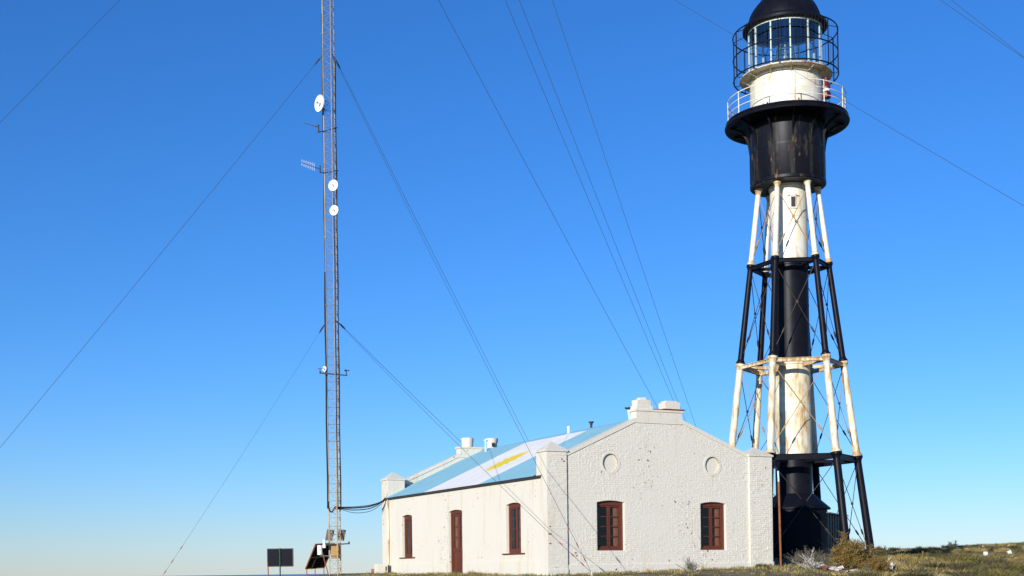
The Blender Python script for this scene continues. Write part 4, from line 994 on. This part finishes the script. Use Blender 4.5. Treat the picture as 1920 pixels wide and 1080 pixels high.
# white markers on the slope, posts
for (x, y, wd, ht, tilt, lab) in ((32.4, 95, .19, .21, 0, 'small white marker block on the slope crest next to a dark tuft'), (35.0, 97, .22, .16, .5, 'low white marker block tipped over on the slope crest'), (37.3, 98, .22, .20, -.6, 'small white marker block leaning on the far crest'),
                               (29.0, 80, .26, .32, 0, 'upright white marker slab halfway up the slope'), (31.3, 82, .26, .36, -.35, 'leaning white marker slab halfway up the slope')):
    g = gz(x, y); mb = MB(); mb.box((-wd/2, -.04, -.12), (wd/2, .04, ht)); rough = mb.v
    mb.v = [(a+rv.uniform(-.012, .012), c, d+rv.uniform(-.012, .012)) for a, c, d in mb.v]
    o = mb.build('white_marker', M['marker'], None, loc=(x, y, g+.10)); o.rotation_euler = (0, tilt, .2); tag(o, lab, 'marker', 'white markers on the slope')
g = gz(22.0, 70); mb = MB(); mb.tube([(0, 0, -.3), (.02, 0, .66)], .045, 8); mb.tube([(.02, 0, .66), (.02, 0, .68)], .055, 8); tag(mb.build('rusty_stake', M['rust'], None, loc=(22.0, 70, g)), 'short rusty stake standing on the grassy slope', 'stake')
g = gz(15.1, 52.0); mb = MB(); mb.tube([(0, 0, -.3), (.0, 0, .27)], .06, 8); mb.lathe([(.06, .27), (.045, .29), (0, .295)], 8); tag(mb.build('white_peg', M['marker'], None, loc=(15.1, 52.0, g)), 'short white peg in the grass beside the reddish bush', 'peg')
g = gz(16.9, 54.2); mb = MB(); mb.tube([(-.26, 0, .03), (-.1, .02, .07), (.12, 0, .06), (.26, .03, .03)], [.03, .045, .04, .02], 8); mb.tube([(-.1, .02, .06), (-.18, .06, .15)], [.02, .008], 6); tag(mb.build('driftwood_log', M['stone'], None, loc=(16.9, 54.2, g)), 'bleached log lying in the grass of the slope', 'log')

# grass: single blades gathered into tufts, one mass
def tuft(mb, x, y, n, hgt, rad, cols, wid=.008, bend=.5):
    z = gz(x, y)-.02; col = rv.choice(cols); k = rv.uniform(.65, 1.3)
    for i in range(n):
        a = rv.uniform(0, 6.28); q = rad*math.sqrt(rv.random()); bx_, by_ = x+q*math.cos(a), y+q*math.sin(a)
        hh = hgt*rv.uniform(.55, 1.1)*(1-.35*q/rad); lx, ly = math.cos(a)*hh*bend*(.3+q/rad)+rv.uniform(-.2, .2)*hh, math.sin(a)*hh*bend*(.3+q/rad)
        t = rv.uniform(0, 3.14); wx, wy = math.cos(t)*wid, math.sin(t)*wid
        j = rv.uniform(.75, 1.25)*k; mb.col = (col[0]*j, col[1]*j, col[2]*j)
        mb.add([(bx_-wx, by_-wy, z), (bx_+wx, by_+wy, z), (bx_+lx*.4+wx*.7, by_+ly*.4+wy*.7, z+hh*.6), (bx_+lx*.4-wx*.7, by_+ly*.4-wy*.7, z+hh*.6), (bx_+lx, by_+ly, z+hh)], [(0, 1, 2, 3), (3, 2, 4)])
STRAW = [(.46, .34, .13), (.52, .40, .17), (.36, .26, .09), (.42, .29, .09)]; GREEN = [(.16, .15, .035), (.22, .19, .05), (.12, .11, .03)]; MIXG = STRAW+GREEN+[(.22, .19, .08), (.18, .15, .06)]
CB, SB = math.cos(TH), math.sin(TH)
def local(x, y): dx, dy = x-HC.x, y-HC.y; return dx*CB+dy*SB, -dx*SB+dy*CB
def nearbush(x, y): return any((x-a)**2+(y-c)**2 < q*q for a, c, q in ((13.5, 51.6, 1.0), (11.95, 52.2, .8), (12.6, 49.8, 1.0), (11.15, 48.3, .7), (14.05, 50.1, .8), (6.42, 46.8, .5), (15.1, 51.8, .35), (16.9, 54.0, .4), (22.0, 69.6, .6)))
def blocked(x, y):
    if nearbush(x, y): return True
    u, v = local(x, y); return -.05 < u < HW+.05 and -.08 < v < HL or (x-TC.x)**2+(y-TC.y)**2 < 2.0**2
mb = MB(); cnt = 0
while cnt < 2600:                                            # yard in front of the walls and at the mast foot
    x = rv.uniform(-13, 19); y = rv.uniform(42, 62)
    if blocked(x, y): continue
    u, v = local(x, y)
    near = min(abs(v+.3) if 0 < u < HW else 9, abs(u+.3) if 0 < v < HL else 9)
    if x < -6.3 and rv.random() < .8: continue
    if near > 1.2 and rv.random() < .45 and x < 9: continue
    tuft(mb, x, y, rv.randint(8, 16), rv.uniform(.07, .17)*(1.3 if x > 9 else 1), rv.uniform(.06, .20), MIXG); cnt += 1
for i in range(260):                                         # fringe along the wall foot
    if i % 2: u, v = rv.uniform(0, HW), -rv.uniform(.08, .5)
    else: u, v = -rv.uniform(.08, .5), rv.uniform(0, HL)
    x, y = HC.x+u*CB-v*SB, HC.y+u*SB+v*CB
    tuft(mb, x, y, rv.randint(10, 24), rv.uniform(.07, .19)*(1.6 if rv.random() < .10 else 1), rv.uniform(.06, .16), MIXG)
tag(mb.build('grass', M['grass'], fix=False), 'short dry grass and weeds around the house foot', 'grass', kind='stuff')
mb = MB(); cnt = 0
while cnt < 1700:                                            # tussocks on the rising slope
    y = 43+69*rv.random()**1.1; x = rv.uniform(.255*y+.3, .42*y+3)
    if blocked(x, y): continue
    big = rv.random(); cl = noise.noise((x*.12, y*.12, 5))
    cols = GREEN+[(.17, .13, .05), (.26, .20, .08)] if cl > .2 else STRAW+[(.20, .17, .07), (.15, .14, .05)]
    if big > .88: cols = [(.05, .048, .025), (.07, .06, .035)]
    tuft(mb, x, y, int(60+70*big), .16+.26*big, .16+.26*big, cols, .019, .9); cnt += 1
tag(mb.build('tussock_grass', M['grass'], fix=False), 'straw coloured tussock grass covering the rising slope', 'grass', kind='stuff')
# dark low scrub along the crest
for i, (x, y, hgt, spr, lab) in enumerate(((27.9, 99, .50, .75, 'round dark scrub bush standing alone on the slope crest'), (29.3, 100, .38, .55, 'narrow dark scrub bush beside the round bush on the crest'), (33.0, 97.5, .50, .9, 'widest dark scrub bush on the crest beside a white marker block'),
                                           (26.2, 98, .30, .8, 'low flat scrub on the crest nearest to the lighthouse'), (31.0, 99, .30, .9, 'low flat scrub between the narrow and the widest crest bushes'))):
    shrub('crest_scrub', x, y, 50, hgt, spr, BROWN, lab, 'bush', 16, .13, DKG, .012, 3, group='scrub bushes on the slope crest')
